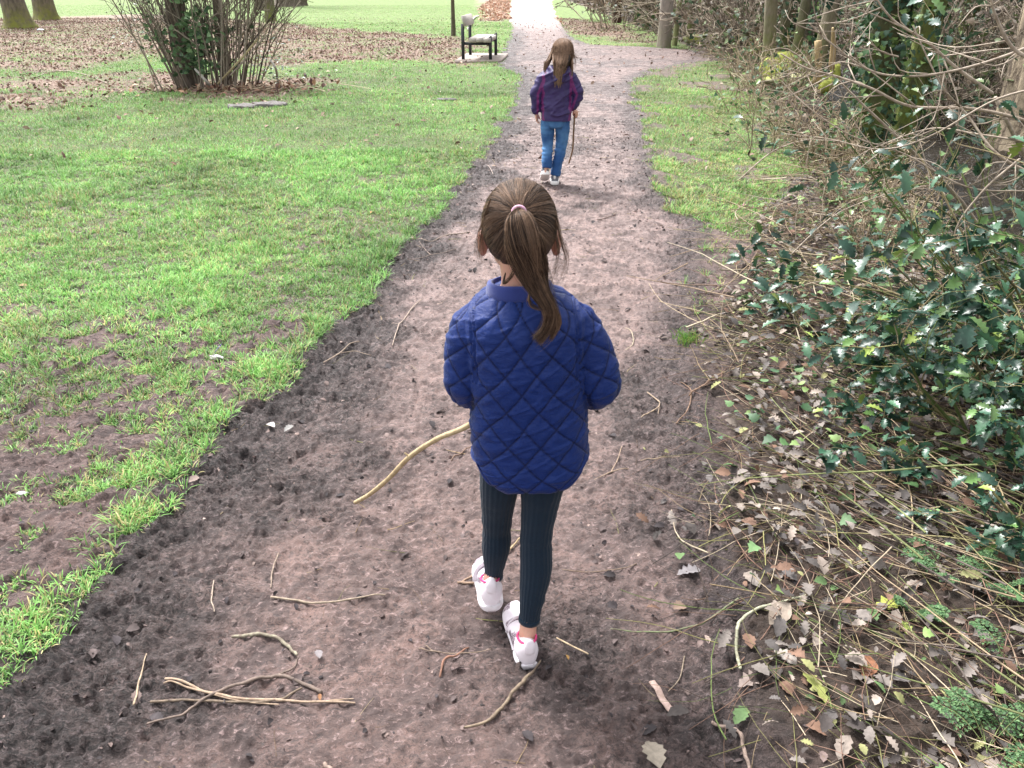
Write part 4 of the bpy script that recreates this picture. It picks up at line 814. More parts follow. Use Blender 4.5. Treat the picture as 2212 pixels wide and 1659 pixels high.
o = leaves('rust_leaves', pos, rng.uniform(.12, .22, n), T_OVAL, pick([(.42, .23, .15), (.50, .33, .24), (.30, .16, .11), (.55, .42, .33)], n), M_DRY, pitch=rng.normal(0, .5, n), roll=rng.normal(0, .5, n)); tag(o, 'rust coloured fallen leaves beside the far end of the path', 'leaves', kind='stuff')
# ---- small bits on the path: clods, crumbs, chips of leaf
n = 7000; x, y = rand_in(-2.4, 1.6, .85, 9, n); mm = masks(x, y); k = rng.random(n) < np.clip(mm[0]*(.35+.65*mm[1])+.25*(1-mm[0])*(1-mm[2])*(1-mm[4]), 0, 1); x, y = x[k], y[k]; n = len(x)
bv, bf = ball((0, 0, 0), 1, 6, 4); bv = bv*np.array([1, 1, .6]); bv = bv*(1+.3*np.sin(bv[:, :1]*7+bv[:, 1:2]*5))
V, F = scatter(bv, bf, np.stack([x, y, gz(x, y)+.001], 1), rotm(rng.uniform(0, 6, n), rng.normal(0, .4, n), rng.normal(0, .4, n)), rng.gamma(1.6, .0010, n)*(1+.15*y)+.0008)
o = npmesh('mud_clods', V, F, M_DRY, smooth=False, col=np.repeat(pick([(.045, .033, .032), (.08, .056, .052), (.15, .105, .098), (.03, .024, .024), (.26, .19, .17)], n), len(bv), 0)); tag(o, 'dark crumbs and clods of mud on the path', 'mud', kind='stuff')
n = 15000; x, y = rand_in(-2.6, 1.7, .8, 10, n); mm = masks(x, y); k = (mm[0] > .3) & (rng.random(n) < .18+.7*mm[1]) | (mm[2] < .3) & (rng.random(n) < .3); x, y = x[k], y[k]; n = len(x)
o = leaves('leaf_fragments', np.stack([x, y, gz(x, y)+.003], 1), (.006+rng.gamma(1.4, .005, n))*(1+.05*y), T_LOBED, pick([(.045, .037, .040), (.095, .072, .07), (.17, .125, .115), (.34, .26, .23), (.025, .02, .022)], n, .3, [.32, .27, .19, .04, .18]), M_DRY, pitch=rng.normal(0, .35, n), roll=rng.normal(0, .4, n)); tag(o, 'trodden scraps of dead leaf pressed into the mud', 'leaves', kind='stuff')
n = 520; xy = np.stack(rand_in(-2.0, 1.3, .9, 9, n), 1); xy = xy[masks(xy[:, 0], xy[:, 1])[0] > .4]; n = len(xy)
Pn, Rn = ground_stems(n, xy, rng.uniform(0, np.pi, n), rng.gamma(2, .03, n)+.02, rng.uniform(.0006, .0016, n)*(1+.06*xy[:, 1]), 7, .3, .004); V, F = strands(Pn, Rn, 4)
o = npmesh('twig_litter', V, [F], M_TWIG, col=stem_cols(n, 7, 4, TW)); tag(o, 'tiny broken twigs scattered over the muddy path', 'twigs', kind='stuff')
# ---- named twigs, traced where they lie
def lay(pts, lift=.006): 
    out = []
    q = catmull([(*G(*p), 0) for p in pts], 4) if len(pts) > 1 else np.array([(*G(*pts[0]), 0)])
    g = gz(q[:, 0], q[:, 1]); e = .012; g = np.maximum.reduce([g]+[gz(q[:, 0]+a, q[:, 1]+b) for a, b in ((e, 0), (-e, 0), (0, e), (0, -e))])
    if len(g) > 2: g[1:-1] = np.maximum(g[1:-1], (g[:-2]+g[2:])/2)
    return [(a[0], a[1], z+lift) for a, z in zip(q, g)]
BARK = {}
def bark_mat(c, lich=None):
    k = (c, lich)
    if k not in BARK: BARK[k] = mat('bark', c, lich or tuple(v*.6 for v in c), 70, .8, .6, .002, lo=.4, hi=.6)
    return BARK[k]
TWIGS = [
 ([[(585, 1281, .0042), (660, 1291, .0042), (750, 1291, .0036), (830, 1277, .0028)]], (.34, .27, .20), None, 'thin pale twig lying across the dark mud left of the white shoes'),
 ([[(500, 1363, .0068), (545, 1364, .0068), (592, 1368, .0062), (618, 1385, .006), (640, 1408, .0045)]], (.27, .25, .18), (.15, .12, .09), 'stout bent twig with pale lichen on the mud at lower left'),
 ([[(318, 1558, .0035), (390, 1538, .0045), (430, 1510, .005), (490, 1480, .0058), (560, 1462, .006), (592, 1453, .0065), (625, 1458, .0065), (690, 1483, .007)], [(592, 1453, .004), (628, 1438, .003), (645, 1413, .002)], [(480, 1487, .003), (455, 1492, .002)]], (.19, .14, .115), None, 'long forked brown branch, biggest of the sticks at lower left'),
 ([[(355, 1460, .004), (420, 1481, .0045), (500, 1499, .0048), (620, 1505, .0045), (765, 1508, .003)], [(352, 1468, .003), (420, 1485, .0035), (520, 1505, .003), (600, 1512, .002)], [(700, 1505, .002), (762, 1500, .0015)]], (.38, .28, .20), (.24, .17, .12), 'split straw coloured twig lying over the forked brown branch'),
 ([[(325, 1509, .0045), (400, 1507, .0042), (520, 1507, .004), (600, 1503, .004), (648, 1478, .0045)]], (.19, .14, .10), None, 'straight dark twig underneath the split straw coloured twig'),
 ([[(289, 1524, .0035), (300, 1470, .0032), (316, 1410, .002)]], (.42, .32, .22), None, 'short upright pale twig between the grass edge and the forked branch'),
 ([[(1003, 1562, .004), (1055, 1548, .0055), (1090, 1515, .0068), (1105, 1495, .006), (1130, 1470, .0072), (1168, 1426, .003)]], (.21, .16, .11), (.12, .085, .06), 'long tapering brown stick just behind the near white shoe'),
 ([[(950, 1452, .004), (960, 1421, .0045), (985, 1408, .004), (1012, 1392, .003)]], (.24, .12, .08), None, 'small crooked reddish twig left of the near white shoe'),
 ([[(905, 1392, .0025), (935, 1400, .0022), (1000, 1404, .0022), (1060, 1400, .0012)], [(918, 1386, .002), (935, 1400, .002)]], (.26, .19, .14), None, 'very thin forked twig beside the crooked reddish twig'),
 ([[(1320, 1358, .0022), (1390, 1361, .0028), (1470, 1354, .0032), (1530, 1337, .0036), (1592, 1306, .0045)]], (.15, .19, .09), (.12, .11, .07), 'long curved green stem lying on the mud right of the shoes'),
 ([[(1203, 1377, .0025), (1270, 1411, .0028)]], (.55, .42, .27), None, 'short straight straw right of the near white shoe'),
 ([[(1215, 1222, .0018), (1260, 1227, .002), (1330, 1226, .0022), (1375, 1212, .002)]], (.20, .14, .10), None, 'thin dark twig on the mud right of the leggings'),
 ([[(1452, 1092, .002), (1460, 1138, .003), (1485, 1170, .0035), (1528, 1200, .004)]], (.40, .34, .25), (.25, .2, .15), 'pale curved twig at the right edge of the path below the litter'),
 ([[(1596, 1462, .006), (1588, 1400, .0065), (1600, 1365, .0065), (1650, 1345, .006), (1740, 1320, .0045)]], (.38, .38, .27), (.2, .19, .13), 'sharply bent lichen covered branch at the edge of the brambles'),
 ([[(1285, 1031, .002), (1320, 1015, .0028), (1358, 1006, .003)], [(1320, 1015, .0026), (1335, 985, .0025), (1343, 960, .002)]], (.33, .24, .17), None, 'forked twig on the path level with the jacket hem'),
 ([[(848, 742, .0035), (862, 700, .0042), (885, 665, .004), (912, 640, .003)], [(862, 700, .002), (845, 690, .0015)]], (.42, .33, .27), None, 'slender pale twig on the mud left of the blue jacket'),
 ([[(700, 787, .004), (735, 755, .0045), (775, 733, .004)], [(735, 755, .003), (800, 765, .002)]], (.34, .26, .2), None, 'forked grey twig at the ragged edge of the turf'),
 ([[(890, 515, .0035), (930, 520, .004), (960, 508, .0045), (1015, 498, .005)]], (.32, .25, .2), None, 'thick grey stick near the left edge of the path by the head'),
 ([[(880, 560, .003), (930, 548, .003), (985, 535, .003)], [(930, 548, .003), (905, 520, .002)]], (.30, .23, .19), None, 'thin forked stick in the dark mud left of the ponytail'),
 ([[(990, 1252, .004), (1020, 1240, .005), (1035, 1215, .004), (1040, 1196, .003)], [(990, 1252, .005), (1022, 1256, .005)]], (.30, .20, .14), None, 'hooked brown twig behind the lifted white shoe'),
 ([[(1098, 1182, .004), (1112, 1166, .0045), (1126, 1154, .004)]], (.42, .31, .18), None, 'short tan stick showing between the two legs'),
 ([[(1385, 897, .0035), (1408, 885, .004), (1425, 870, .0035), (1398, 845, .003)], [(1425, 870, .002), (1422, 890, .002)]], (.36, .27, .19), None, 'crooked twig on the path right of the jacket elbow'),
 ([[(1462, 912, .0035), (1488, 880, .0035), (1490, 850, .003), (1468, 825, .0025)], [(1488, 862, .005), (1520, 850, .006), (1556, 836, .006)]], (.24, .15, .10), None, 'knobbly reddish brown branch at the path edge right of the jacket'),
 ([[(1385, 984, .002), (1420, 987, .0025), (1468, 985, .002)]], (.38, .29, .2), None, 'short straight twig on the path right of the hem'),
 ([[(600, 1190, .003), (588, 1220, .0035), (584, 1262, .0025)]], (.30, .23, .18), None, 'small upright twig in the middle of the dark mud'),
 ([[(1540, 1556, .005), (1570, 1572, .006), (1592, 1592, .006), (1606, 1630, .006), (1618, 1675, .005)]], (.30, .22, .18), None, 'bent grey brown branch at the bottom edge right of centre'),
 ([[(690, 314, .006), (702, 320, .007), (716, 333, .006)]], (.12, .08, .06), None, 'short black twig on the bright grass'),
 ([[(352, 352, .006), (400, 366, .007), (440, 362, .006), (470, 345, .004)], [(440, 362, .005), (432, 335, .004)]], (.16, .13, .08), None, 'forked dark twig on the open grass below the shrub'),
 ([[(82, 166, .02), (105, 153, .022), (150, 152, .026), (195, 166, .024), (232, 180, .02)]], (.28, .24, .18), (.16, .12, .09), 'long arched fallen branch on the grass at far left'),
 ([[(1065, 375, .003), (1060, 365, .004), (1052, 352, .003)]], (.5, .4, .35), None, 'small pale twig on the path left of the far girl'),
 ([[(1290, 470, .004), (1305, 468, .0045), (1330, 462, .004)]], (.16, .11, .09), None, 'dark stick on the path right of the ponytail head'),
 ([[(1352, 752, .0025), (1368, 735, .003), (1364, 710, .003), (1350, 700, .002)]], (.42, .36, .26), None, 'small curved pale twig right of the shoulder'),
 ([[(975, 990, .0035), (1000, 970, .004), (1018, 960, .0035)]], (.22, .14, .1), None, 'short reddish twig under the held stick'),
 ([[(700, 1640, .006), (715, 1655, .007), (735, 1680, .007)]], (.30, .22, .18), None, 'thick twig end at the very bottom of the path'),
 ([[(460, 1245, .003), (455, 1285, .003), (462, 1310, .002)]], (.38, .3, .24), None, 'tiny forked twig in the dark mud below the turf edge'),
 ([[(1445, 1480, .0015), (1470, 1450, .002), (1480, 1405, .002)]], (.28, .22, .16), None, 'hair thin twig near the flat bark strip'),
]
for trs, c, c2, lab in TWIGS:
    b0 = lay([trs[0][len(trs[0])//2][:2]])[0]; mb = MB(); rt = empty('twig', b0, lab, 'twig')
    for tr in trs: 
        pts = lay([q[:2] for q in tr], tr[0][2]*.35); pts = [tuple(np.array(p)+rng.normal(0, tr[0][2]*.14, 3)*[1, 1, .2]) for p in pts]
        rr_ = np.interp(np.linspace(0, len(tr)-1, len(pts)), range(len(tr)), [q[2] for q in tr]); V, F = tube(pts, list(rr_*.68), 8, 4, round_ends=True); Vr = V.reshape(-1, 8, 3); cc = Vr.mean(1, keepdims=True); mb.add((cc+(Vr-cc)*(1+.3*fbm(Vr[..., 0]*90, Vr[..., 1]*90, 2, 8))[..., None]).reshape(-1, 3), F)
    mb.build('bark', bark_mat(c, c2), rt)
# flat strip of bark
def card(name, px, size, rz, col, lab, cat, tpl, m=M_DRY, lift=.012, pitch=.1, roll=.1):
    x, y = G(*px); V, F = scatter(tpl[0], tpl[1], np.array([[x, y, gz1(x, y)+lift]]), rotm(np.array([rz]), np.array([pitch]), np.array([roll])), np.array([size])); 
    cen = V.mean(0); o = npmesh(name, V-cen, F, m, None, True, col=np.tile(np.array(col)*.75, (len(V), 1))); o.location = cen; tag(o, lab, cat); return o
s_ = np.array(lay([(1409, 1463), (1425, 1490), (1440, 1512), (1455, 1532)], .004)); V, F = tube(s_, [(.0085, .0022)]*len(s_), 8, 2); mb = MB().add(V-s_[1], F); o = mb.build('bark_strip', bark_mat((.46, .33, .29), (.34, .24, .20))); o.location = s_[1]; tag(o, 'flat pinkish strip of bark lying on the path at lower right', 'bark')
for px, sz, rz, col, lab, tp in [((1462, 1232), .075, -1.35, (.26, .24, .25), 'spiny grey holly leaf lying alone on the mud right of the leggings', T_HOLLY), ((1455, 1310), .05, -1.0, (.30, .21, .16), 'crumpled brown leaf above the long curved green stem', T_LOBED),
        ((1425, 1655), .075, .1, (.42, .36, .29), 'pale upright lobed leaf at the bottom edge of the path', T_LOBED), ((1540, 1098), .055, -1.5, (.38, .36, .36), 'pale grey holly leaf where the path meets the brambles', T_HOLLY),
        ((1590, 1500), .075, -1.2, (.34, .27, .24), 'large curled brown holly leaf next to the bent lichen branch', T_HOLLY), ((1655, 1388), .085, -.9, (.40, .33, .27), 'big tan leaf half buried under the bramble stems', T_OVAL),
        ((575, 912), .045, -2.2, (.62, .56, .54), 'pale crumpled leaf on the dark mud below the turf', T_LOBED), ((612, 925), .04, -.9, (.34, .33, .32), 'small grey leaf on the dark mud near the pale crumpled leaf', T_LOBED),
        ((800, 462), .05, -.5, (.60, .30, .12), 'orange leaf caught in the grass left of the path', T_OVAL), ((40, 622), .055, -1.4, (.52, .34, .2), 'tan leaf in the grass at the left edge', T_OVAL),
        ((690, 1505), .018, .2, (.35, .17, .08), 'tiny orange leaf beside the sticks at lower left', T_HOLLY), ((1228, 1424), .016, .2, (.35, .2, .06), 'tiny curled yellow leaf behind the near shoe', T_HOLLY),
        ((690, 1420), .03, .3, (.3, .27, .28), 'small grey leaf right of the lichen covered twig', T_LOBED), ((1665, 1440), .06, -2.5, (.45, .40, .36), 'pale leaf among bramble stems above the curled holly leaf', T_HOLLY),
        ((1880, 1345), .085, -1.4, (.50, .55, .12), 'bright yellow green holly leaf on the undergrowth at lower right', T_HOLLY), ((1925, 1365), .06, -2.8, (.48, .58, .14), 'smaller yellow green holly leaf beside the bright one', T_HOLLY),
        ((1775, 1555), .08, .3, (.42, .46, .14), 'yellowing spiny leaf near the bottom right of the brambles', T_HOLLY), ((1855, 1500), .075, -.6, (.35, .16, .09), 'round rusty brown leaf among the stems at lower right', T_OVAL)]:
    card('fallen_leaf', px, sz, rz, col, lab, 'leaf', tp, pitch=rng.normal(0, .15), roll=rng.normal(0, .2))
# litter
x, y = G(462, 780); z = gz1(x, y); rt = empty('wrapper', (x, y, z), 'torn purple and white wrapper standing in the worn turf', 'litter')
pts = np.array([(0, 0, .012), (.006, .004, .028), (.022, .01, .046), (.034, .012, .056)]); V = []
for p in pts:
    for s in (-1, 0, 1): V.append((p[0]-.30*p[2]*0+s*.004, p[1]+.004*abs(s), p[2]+s*.0-0+(.009 if s == 1 else 0)-(.006 if s == -1 else 0)))
F = [(a*3+b, a*3+b+1, a*3+b+4, a*3+b+3) for a in range(3) for b in range(2)]
PB, _a, b = new_mat('purple_wrapper_print'); c = mixc(_a, ramp(_a, noise(_a, 130, 2, .5, coords(_a)), .5, .55), (.10, .06, .42), (.75, .72, .8)); _a.links.new(c, b.inputs['Base Color']); b.inputs['Roughness'].default_value = .3
WP = mat('white_crumpled_film', (.72, .70, .70), (.5, .48, .48), 90, .35, .8, .003)
MB().add(np.array(V)*[1.1, 1, 1.1]+np.array([x, y, z]), F).build('printed_panel', PB, rt)
V, F = ball((x+.006, y-.004, z+.012), (.020, .014, .012), 16, 10); V = V+rng.normal(0, .0022, V.shape); mb = MB().add(V, F); V, F = tube([(x+.01, y, z+.022), (x+.028, y-.004, z+.020), (x+.045, y-.006, z+.012)], [(.008, .004), (.009, .003), (.006, .002)], 8, 3); mb.add(V+rng.normal(0, .001, V.shape), F); mb.build('crumpled_film', WP, rt)
def crumple(px, r, m, lab, name='litter', cat='litter', k=(1, .8, .5)):
    x, y = G(*px); V, F = ball((0, 0, 0), r, 14, 9); V = V*np.array(k)*(1+.45*fbm(V[:, 0]/r*2.3+px[0], V[:, 1]/r*2.3+V[:, 2]/r*3, 3, 4))[:, None]; o = MB().add(V, F).build(name, m, smooth=False); o.location = (x, y, gz1(x, y)+r*k[2]*.6); tag(o, lab, cat); return o
crumple((1608, 446), .022, mat('pink_petal', (.85, .12, .50), (.7, .08, .4), 60, .5, 0), 'bright pink scrap on the right hand turf', k=(1, .6, .5))
crumple((1597, 448), .014, bpy.data.materials['pink_petal'], 'smaller pink scrap left of the bright pink one', k=(1, .6, .4))
crumple((50, 1072), .016, WP, 'white scrap of paper in the worn turf at lower left', k=(1.1, .6, .5))
crumple((88, 66), .10, mat('pale_blue_plastic', (.62, .66, .85), (.8, .8, .85), 30, .3, 0), 'pale blue plastic scrap on the leaves by the mossy trees', k=(1.4, .6, .4))
crumple((1645, 826), .008, mat('light_blue_scrap', (.35, .6, .8), None, 30, .4, 0), 'tiny light blue scrap among the bramble stems', k=(1.2, .8, .4))
crumple((962, 213), .17, mat('wet_black_mud', (.02, .017, .018), (.05, .04, .035), 30, .6, .5, .01), 'flat black clod lying on the grass near the bench', 'mud_clod', 'clod', (1, .5, .12))
# white bone like stick by the bench
pts = [P(1014, 68, 24.5)+Vector((0, 0, 0))]; q = lay([(1012, 66), (1017, 55), (1022, 44), (1034, 36)], .05); rt = empty('twig', q[0], 'white peeled curved branch on the grass behind the bench', 'twig'); MB().add(*tube(q, list(np.interp(np.linspace(0, 1, len(q)), [0, .5, 1], [.05, .055, .03])), 8, 3, round_ends=True)).build('bark', bark_mat((.78, .76, .72), (.6, .57, .52)), rt)
# ---------------------------------------------------------------- trees
M_GBARK = mat('grey_brown_bark', (.155, .125, .095), (.07, .055, .042), 14, .9, 1.0, .03, stretch=(1, 1, .3)); M_MOSS = mat('moss', (.13, .15, .03), (.07, .065, .03), 12, .9, .8, .02)
def mossy(name, c1, c2, moss_h, moss=(.15, .18, .03), sc=12, stretch=(1, 1, .3), amt=.5):
    m, t, b = new_mat(name); v = coords(t, stretch); f = noise(t, sc, 7, .7, v); c = mixc(t, ramp(t, f, .38, .62), c1, c2)
    sx = nd(t, 'ShaderNodeSeparateXYZ'); t.links.new(coords(t), sx.inputs[0]); mr = nd(t, 'ShaderNodeMapRange'); t.links.new(sx.outputs['Z'], mr.inputs[0]); mr.inputs[1].default_value = moss_h; mr.inputs[2].default_value = moss_h*.25
    ml = nd(t, 'ShaderNodeMath', operation='MULTIPLY'); t.links.new(mr.outputs[0], ml.inputs[0]); t.links.new(ramp(t, noise(t, 5, 5, .7, coords(t)), .5-amt*.4, .62), ml.inputs[1])
    t.links.new(mixc(t, ml.outputs[0], c, moss), b.inputs['Base Color']); b.inputs['Roughness'].default_value = .9; bump(t, b, f, 1.0, .04); return m
def trunk(px, r, h, lean=(0, 0), m=None, lab='', name='tree', flare=1.6, moss_geo=0, bend=.0, n=20, group=None, base=None, limbs=3, ridge=.06):
    x, y = base if base is not None else G(*px); z = gz1(x, y); o = empty(name, (x, y, z), lab, 'tree', group)
    hs_ = np.array([-.2, 0, .12, .35, .8, 1.6, 2.8, 4.2, h]) if h > 4.3 else np.linspace(-.1, h, 7); rr = r*np.interp(hs_, [-.2, 0, .12, .35, .8, h], [flare*1.1, flare, 1+(flare-1)*.7, 1+(flare-1)*.35, 1.05, .55]); V, F = tube([(x+lean[0]*k/h*1.0+bend*math.sin(k*1.1), y+lean[1]*k/h, z+k) for k in hs_], list(rr), n, 5, up=(0, 1, 0))
    Vr = V.reshape(-1, n, 3); c = Vr.mean(1, keepdims=True); a = np.arctan2((Vr-c)[..., 1], (Vr-c)[..., 0]); hh = (Vr[..., 2]-z)
    s = 1+ridge*vnoise(np.cos(a)*2.2, np.sin(a)*2.2, hh*.8, 3)*2+ridge*1.3*vnoise(np.cos(a)*6, np.sin(a)*6, hh*1.5, 5)+(flare-1)*.35*np.exp(-hh/.25)*np.sin(a*5+x)
    V = (c+(Vr-c)*s[..., None]).reshape(-1, 3); MB().add(V, F).build('trunk', m or M_GBARK, o)
    if limbs:
        mb = MB(); top = np.array([x+lean[0], y+lean[1], z+h])
        for k in range(limbs*2):
            a = rng.uniform(0, 6.28); L = r*rng.uniform(7, 11); p1 = top+np.array([math.cos(a)*L*.35, math.sin(a)*L*.35, L*.45]); p2 = top+np.array([math.cos(a)*L*.8, math.sin(a)*L*.8, L]); mb.add(*tube([top-np.array([0, 0, .3+.2*k]), p1, p2], [r*.4, r*.25, r*.06], 7, 3))
            for j in range(4):
                q = p1+(p2-p1)*rng.random(); d = rng.normal(0, 1, 3); d[2] = abs(d[2]); d = norm(d)*L*.5; mb.add(*tube([q, q+d*.5+rng.normal(0, .05, 3), q+d], [r*.12, r*.07, r*.02], 5, 2))
        mb.build('crown', m or M_GBARK, o)
    return o
mA = mossy('mossy_bark', (.16, .13, .10), (.07, .058, .045), .95, (.17, .18, .03)); 
trunk((44, 61), .42, 6.5, (-.5, 0), mA, 'thick leaning trunk with moss at its foot, leftmost of all the trees', flare=1.45)
trunk((102, 44), .46, 7, (-.2, 0), mA, 'dark thick trunk just right of the leftmost mossy trunk', flare=1.4)
trunk((585, 48), .22, 6, (.1, 0), mossy('mossy_bark_thin', (.12, .095, .075), (.06, .05, .04), 1.0), 'slim trunk standing on grass behind the ivy clad shrub', flare=1.25)
trunk((563, 22), .30, 7, (0, 0), M_GBARK, 'dark trunk far behind the ivy clad shrub', flare=1.3)
trunk((618, 14), .85, 9, (.4, 0), M_GBARK, 'very broad far trunk right of the slim trunk', flare=1.4)
trunk((648, 12), .55, 8, (.7, 0), M_GBARK, 'far trunk leaning right beside the very broad trunk', flare=1.3)
trunk((980, 78), .058, 3.2, (-.02, 0), mat('sapling_bark', (.12, .10, .065), (.06, .05, .035), 12, .9, .8, .01), 'thin straight young tree standing just left of the bench', flare=1.35, n=12, limbs=2)
trunk((1434, 103), .165, 5.5, (-.12, 0), mossy('pale_grey_bark', (.30, .26, .22), (.19, .165, .14), .8, (.2, .19, .12), 6), 'smooth pale grey trunk at the far corner of the mud patch', flare=1.12)
trunk((1457, 99), .065, 4.5, (.12, 0), mat('green_bark', (.20, .21, .09), (.13, .13, .07), 9, .9, .4, .01), 'thin green tinged trunk touching the pale grey trunk', flare=1.15, limbs=2)
# shrubby stump of a cut fern like plant, young trees with stakes far off
x, y = G(1332, 50); z = gz1(x, y); o = empty('tree_stump', (x, y, z), 'short shaggy dark brown stump with dead fronds left of the grey trunk', 'stump')
V, F = tube([(x, y, z-.1), (x, y, z+.35), (x-.05, y, z+.8), (x, y, z+1.1)], [.22, .20, .24, .13], 14, 5); V += rng.normal(0, .02, V.shape); MB().add(V, F).build('trunk', mat('fibrous_bark', (.10, .045, .03), (.04, .02, .015), 18, .95, 1, .04), o)
n = 26; a = rng.uniform(0, 6.28, n); t = np.linspace(0, 1, 9); L = rng.uniform(.6, 1.2, n); Pn = np.stack([x+np.cos(a)[:, None]*L[:, None]*t, y+np.sin(a)[:, None]*L[:, None]*t, z+.75+.5*np.sin(t*2.6)[None]*L[:, None]-.45*t[None]**2], -1); V, F = strands(Pn, np.full((n, 9), .014), 3)
npmesh('frond', V, [F], M_TWIG, o, col=stem_cols(n, 9, 3, [(.25, .17, .09), (.18, .12, .07)]))
for k, (px, lab) in enumerate([((1270, 24), 'leftmost of three dark posts on the far grass right of the path'), ((1282, 28), 'middle of three dark posts on the far grass right of the path'), ((1302, 22), 'rightmost of three dark posts on the far grass right of the path')]):
    x, y = G(*px); z = gz1(x, y); o = MB().add(*tube([(0, 0, -.1), (.02, 0, .8), (0, 0, 1.9)], [.075, .07, .06], 8, 3)).add(*box((0, 0, 1.55), (.22, .18, .05))).build('post', mat('dark_stake', (.07, .05, .035), None, 10, .9, .5)); o.location = (x, y, z); tag(o, lab, 'post', 'dark posts beyond the bend')
# ---------------------------------------------------------------- bench on its slab
bx, by = G(1040, 128); bz = gz1(bx, by); rzb = R(-4)
cxb = (1034-1106)/FV*(18.3*CP+1.2*SP); cyb = 18.9; zb = gz1(cxb, cyb)
o = MB().add(*box((0, 0, 0), (.98, 2.1, .07), rzb)).build('paving_slab', mat('concrete_slab', (.40, .34, .31), (.28, .23, .2), 8, .85, .5, .01)); o.location = (cxb+.06, cyb+.25, zb+.015); tag(o, 'pale concrete slab under the bench', 'slab')
bn = empty('park_bench', (cxb, cyb, zb+.05), 'black metal framed bench with grey wooden planks beside the path', 'bench'); M_BLK = mat('black_metal', (.012, .014, .022), (.02, .022, .03), 30, .45, .15); M_PLK = mat('weathered_wood', (.50, .46, .43), (.36, .33, .30), 9, .8, .6, .006, stretch=(6, 1, 6))
M_PEND = M_PLK
def bxo(c, s, rot=0): V, F = box(c, s); M_ = np.array([[math.cos(rzb), -math.sin(rzb), 0], [math.sin(rzb), math.cos(rzb), 0], [0, 0, 1]]); return V@M_.T+np.array([cxb, cyb, zb+.05]), F
for yy_ in (-.55, .75):
    for xx, hh in ((-.30, .70), (.29, .455)): MB().add(*bxo((xx, yy_, hh/2), (.064, .06, hh))).build('leg', M_BLK, bn)
    MB().add(*bxo((0, yy_, .315), (.54, .056, .058))).build('seat_rail', M_BLK, bn)
    MB().add(*bxo((.30, yy_, .44), (.030, .058, .06))).build('end_cap', M_BLK, bn)
for k, xx in enumerate((-.08, .075, .23)): 
    MB().add(*bxo((xx, .1, .385+(.004 if k == 1 else .0)), (.150, 1.62, .082))).build('seat_plank', M_PLK, bn)
V, F = box((-.245, .1, .755), (.045, 1.62, .20)); V[:, 0] -= (V[:, 2]-.70)*.28; M_ = np.array([[math.cos(rzb), -math.sin(rzb), 0], [math.sin(rzb), math.cos(rzb), 0], [0, 0, 1]]); MB().add(V@M_.T+np.array([cxb, cyb, zb+.05]), F).build('backrest', M_PLK, bn)
# flat grey stump in the grass
for px, r, lab in [((583, 230), .24, 'flat weathered grey stump sunk in the grass below the shrub'), ((525, 234), .20, 'smaller low stump left of the flat grey stump')]:
    x, y = G(*px); V, F = loft([(0, 0, -.05, r*1.05, r*.8, 2), (0, 0, .02, r, r*.78, 2), (0, 0, .035, r*.95, r*.74, 2)], 24, 2); V = V+np.stack([0*V[:, 0], 0*V[:, 0], .02*fbm(V[:, 0]*12, V[:, 1]*12, 2, 3)], 1); o = MB().add(V, F).build('tree_stump', mat('grey_cut_wood', (.20, .185, .19), (.08, .07, .06), 25, .85, 1, .01), smooth=False); o.location = (x, y, gz1(x, y)); tag(o, lab, 'stump')
# ================================================================ UNDERGROWTH, HOLLY, IVY, WOODS
def und(x, y): return masks(x, y)[4]
def left_bank(x, y): return stream_d(x, y) < -1.0
ST = [(.27, .20, .12), (.19, .18, .075), (.15, .095, .07), (.40, .33, .24), (.11, .15, .05), (.20, .12, .09), (.075, .055, .045), (.05, .04, .035)]
# dead bramble and cut stems lying in the near right corner
def stems(name, label, n, x0, x1, y0, y1, azm, azs, Lr, rr, cols, lift=.05, K=14, f=None, wig=.25, p=None, m=M_TWIG):
    x, y = rand_in(x0, x1, y0, y1, n); w = (f or und)(x, y); k = (rng.random(n) < w) & left_bank(x, y); x, y = x[k], y[k]; n = len(x)
    Pn, Rn = ground_stems(n, np.stack([x, y], 1), rng.normal(azm, azs, n), rng.uniform(*Lr, n), rng.uniform(*rr, n), K, wig, lift); V, F = strands(Pn, Rn, 5)
    o = npmesh(name, V, [F], m, col=stem_cols(n, K, 5, cols, p)); tag(o, label, 'stems', kind='stuff'); return o
def und2(x, y): return np.clip(und(x-.04, y)+.10*und(x+.15, y), 0, 1)
stems('bramble_stems', 'tangle of thin tan and olive dead stems lying beside the path', 9500, .3, 2.9, .85, 5.6, 2.35, 1.1, (.05, .5), (.0006, .0019), ST, .05, f=und2)
stems('cut_stems', 'olive and green cut stems fanning across the lower right corner', 120, .95, 2.0, .95, 2.2, 2.2, .4, (.35, .9), (.0015, .0036), [(.27, .24, .12), (.17, .19, .08), (.30, .23, .15), (.18, .12, .09), (.10, .08, .07)], .10, wig=.16)
stems('straw_stems', 'pale dry grass and bramble stalks on the stream bank', 4200, .9, 6.5, 3.2, 22, 2.2, .9, (.3, 1.1), (.0018, .0045), [(.36, .29, .20), (.27, .20, .14), (.18, .125, .09), (.42, .36, .27)], .10, K=9, f=lambda x, y: und(x+.25, y)*.9*np.where(stream_d(x, y) > -1.9, .35, 1))
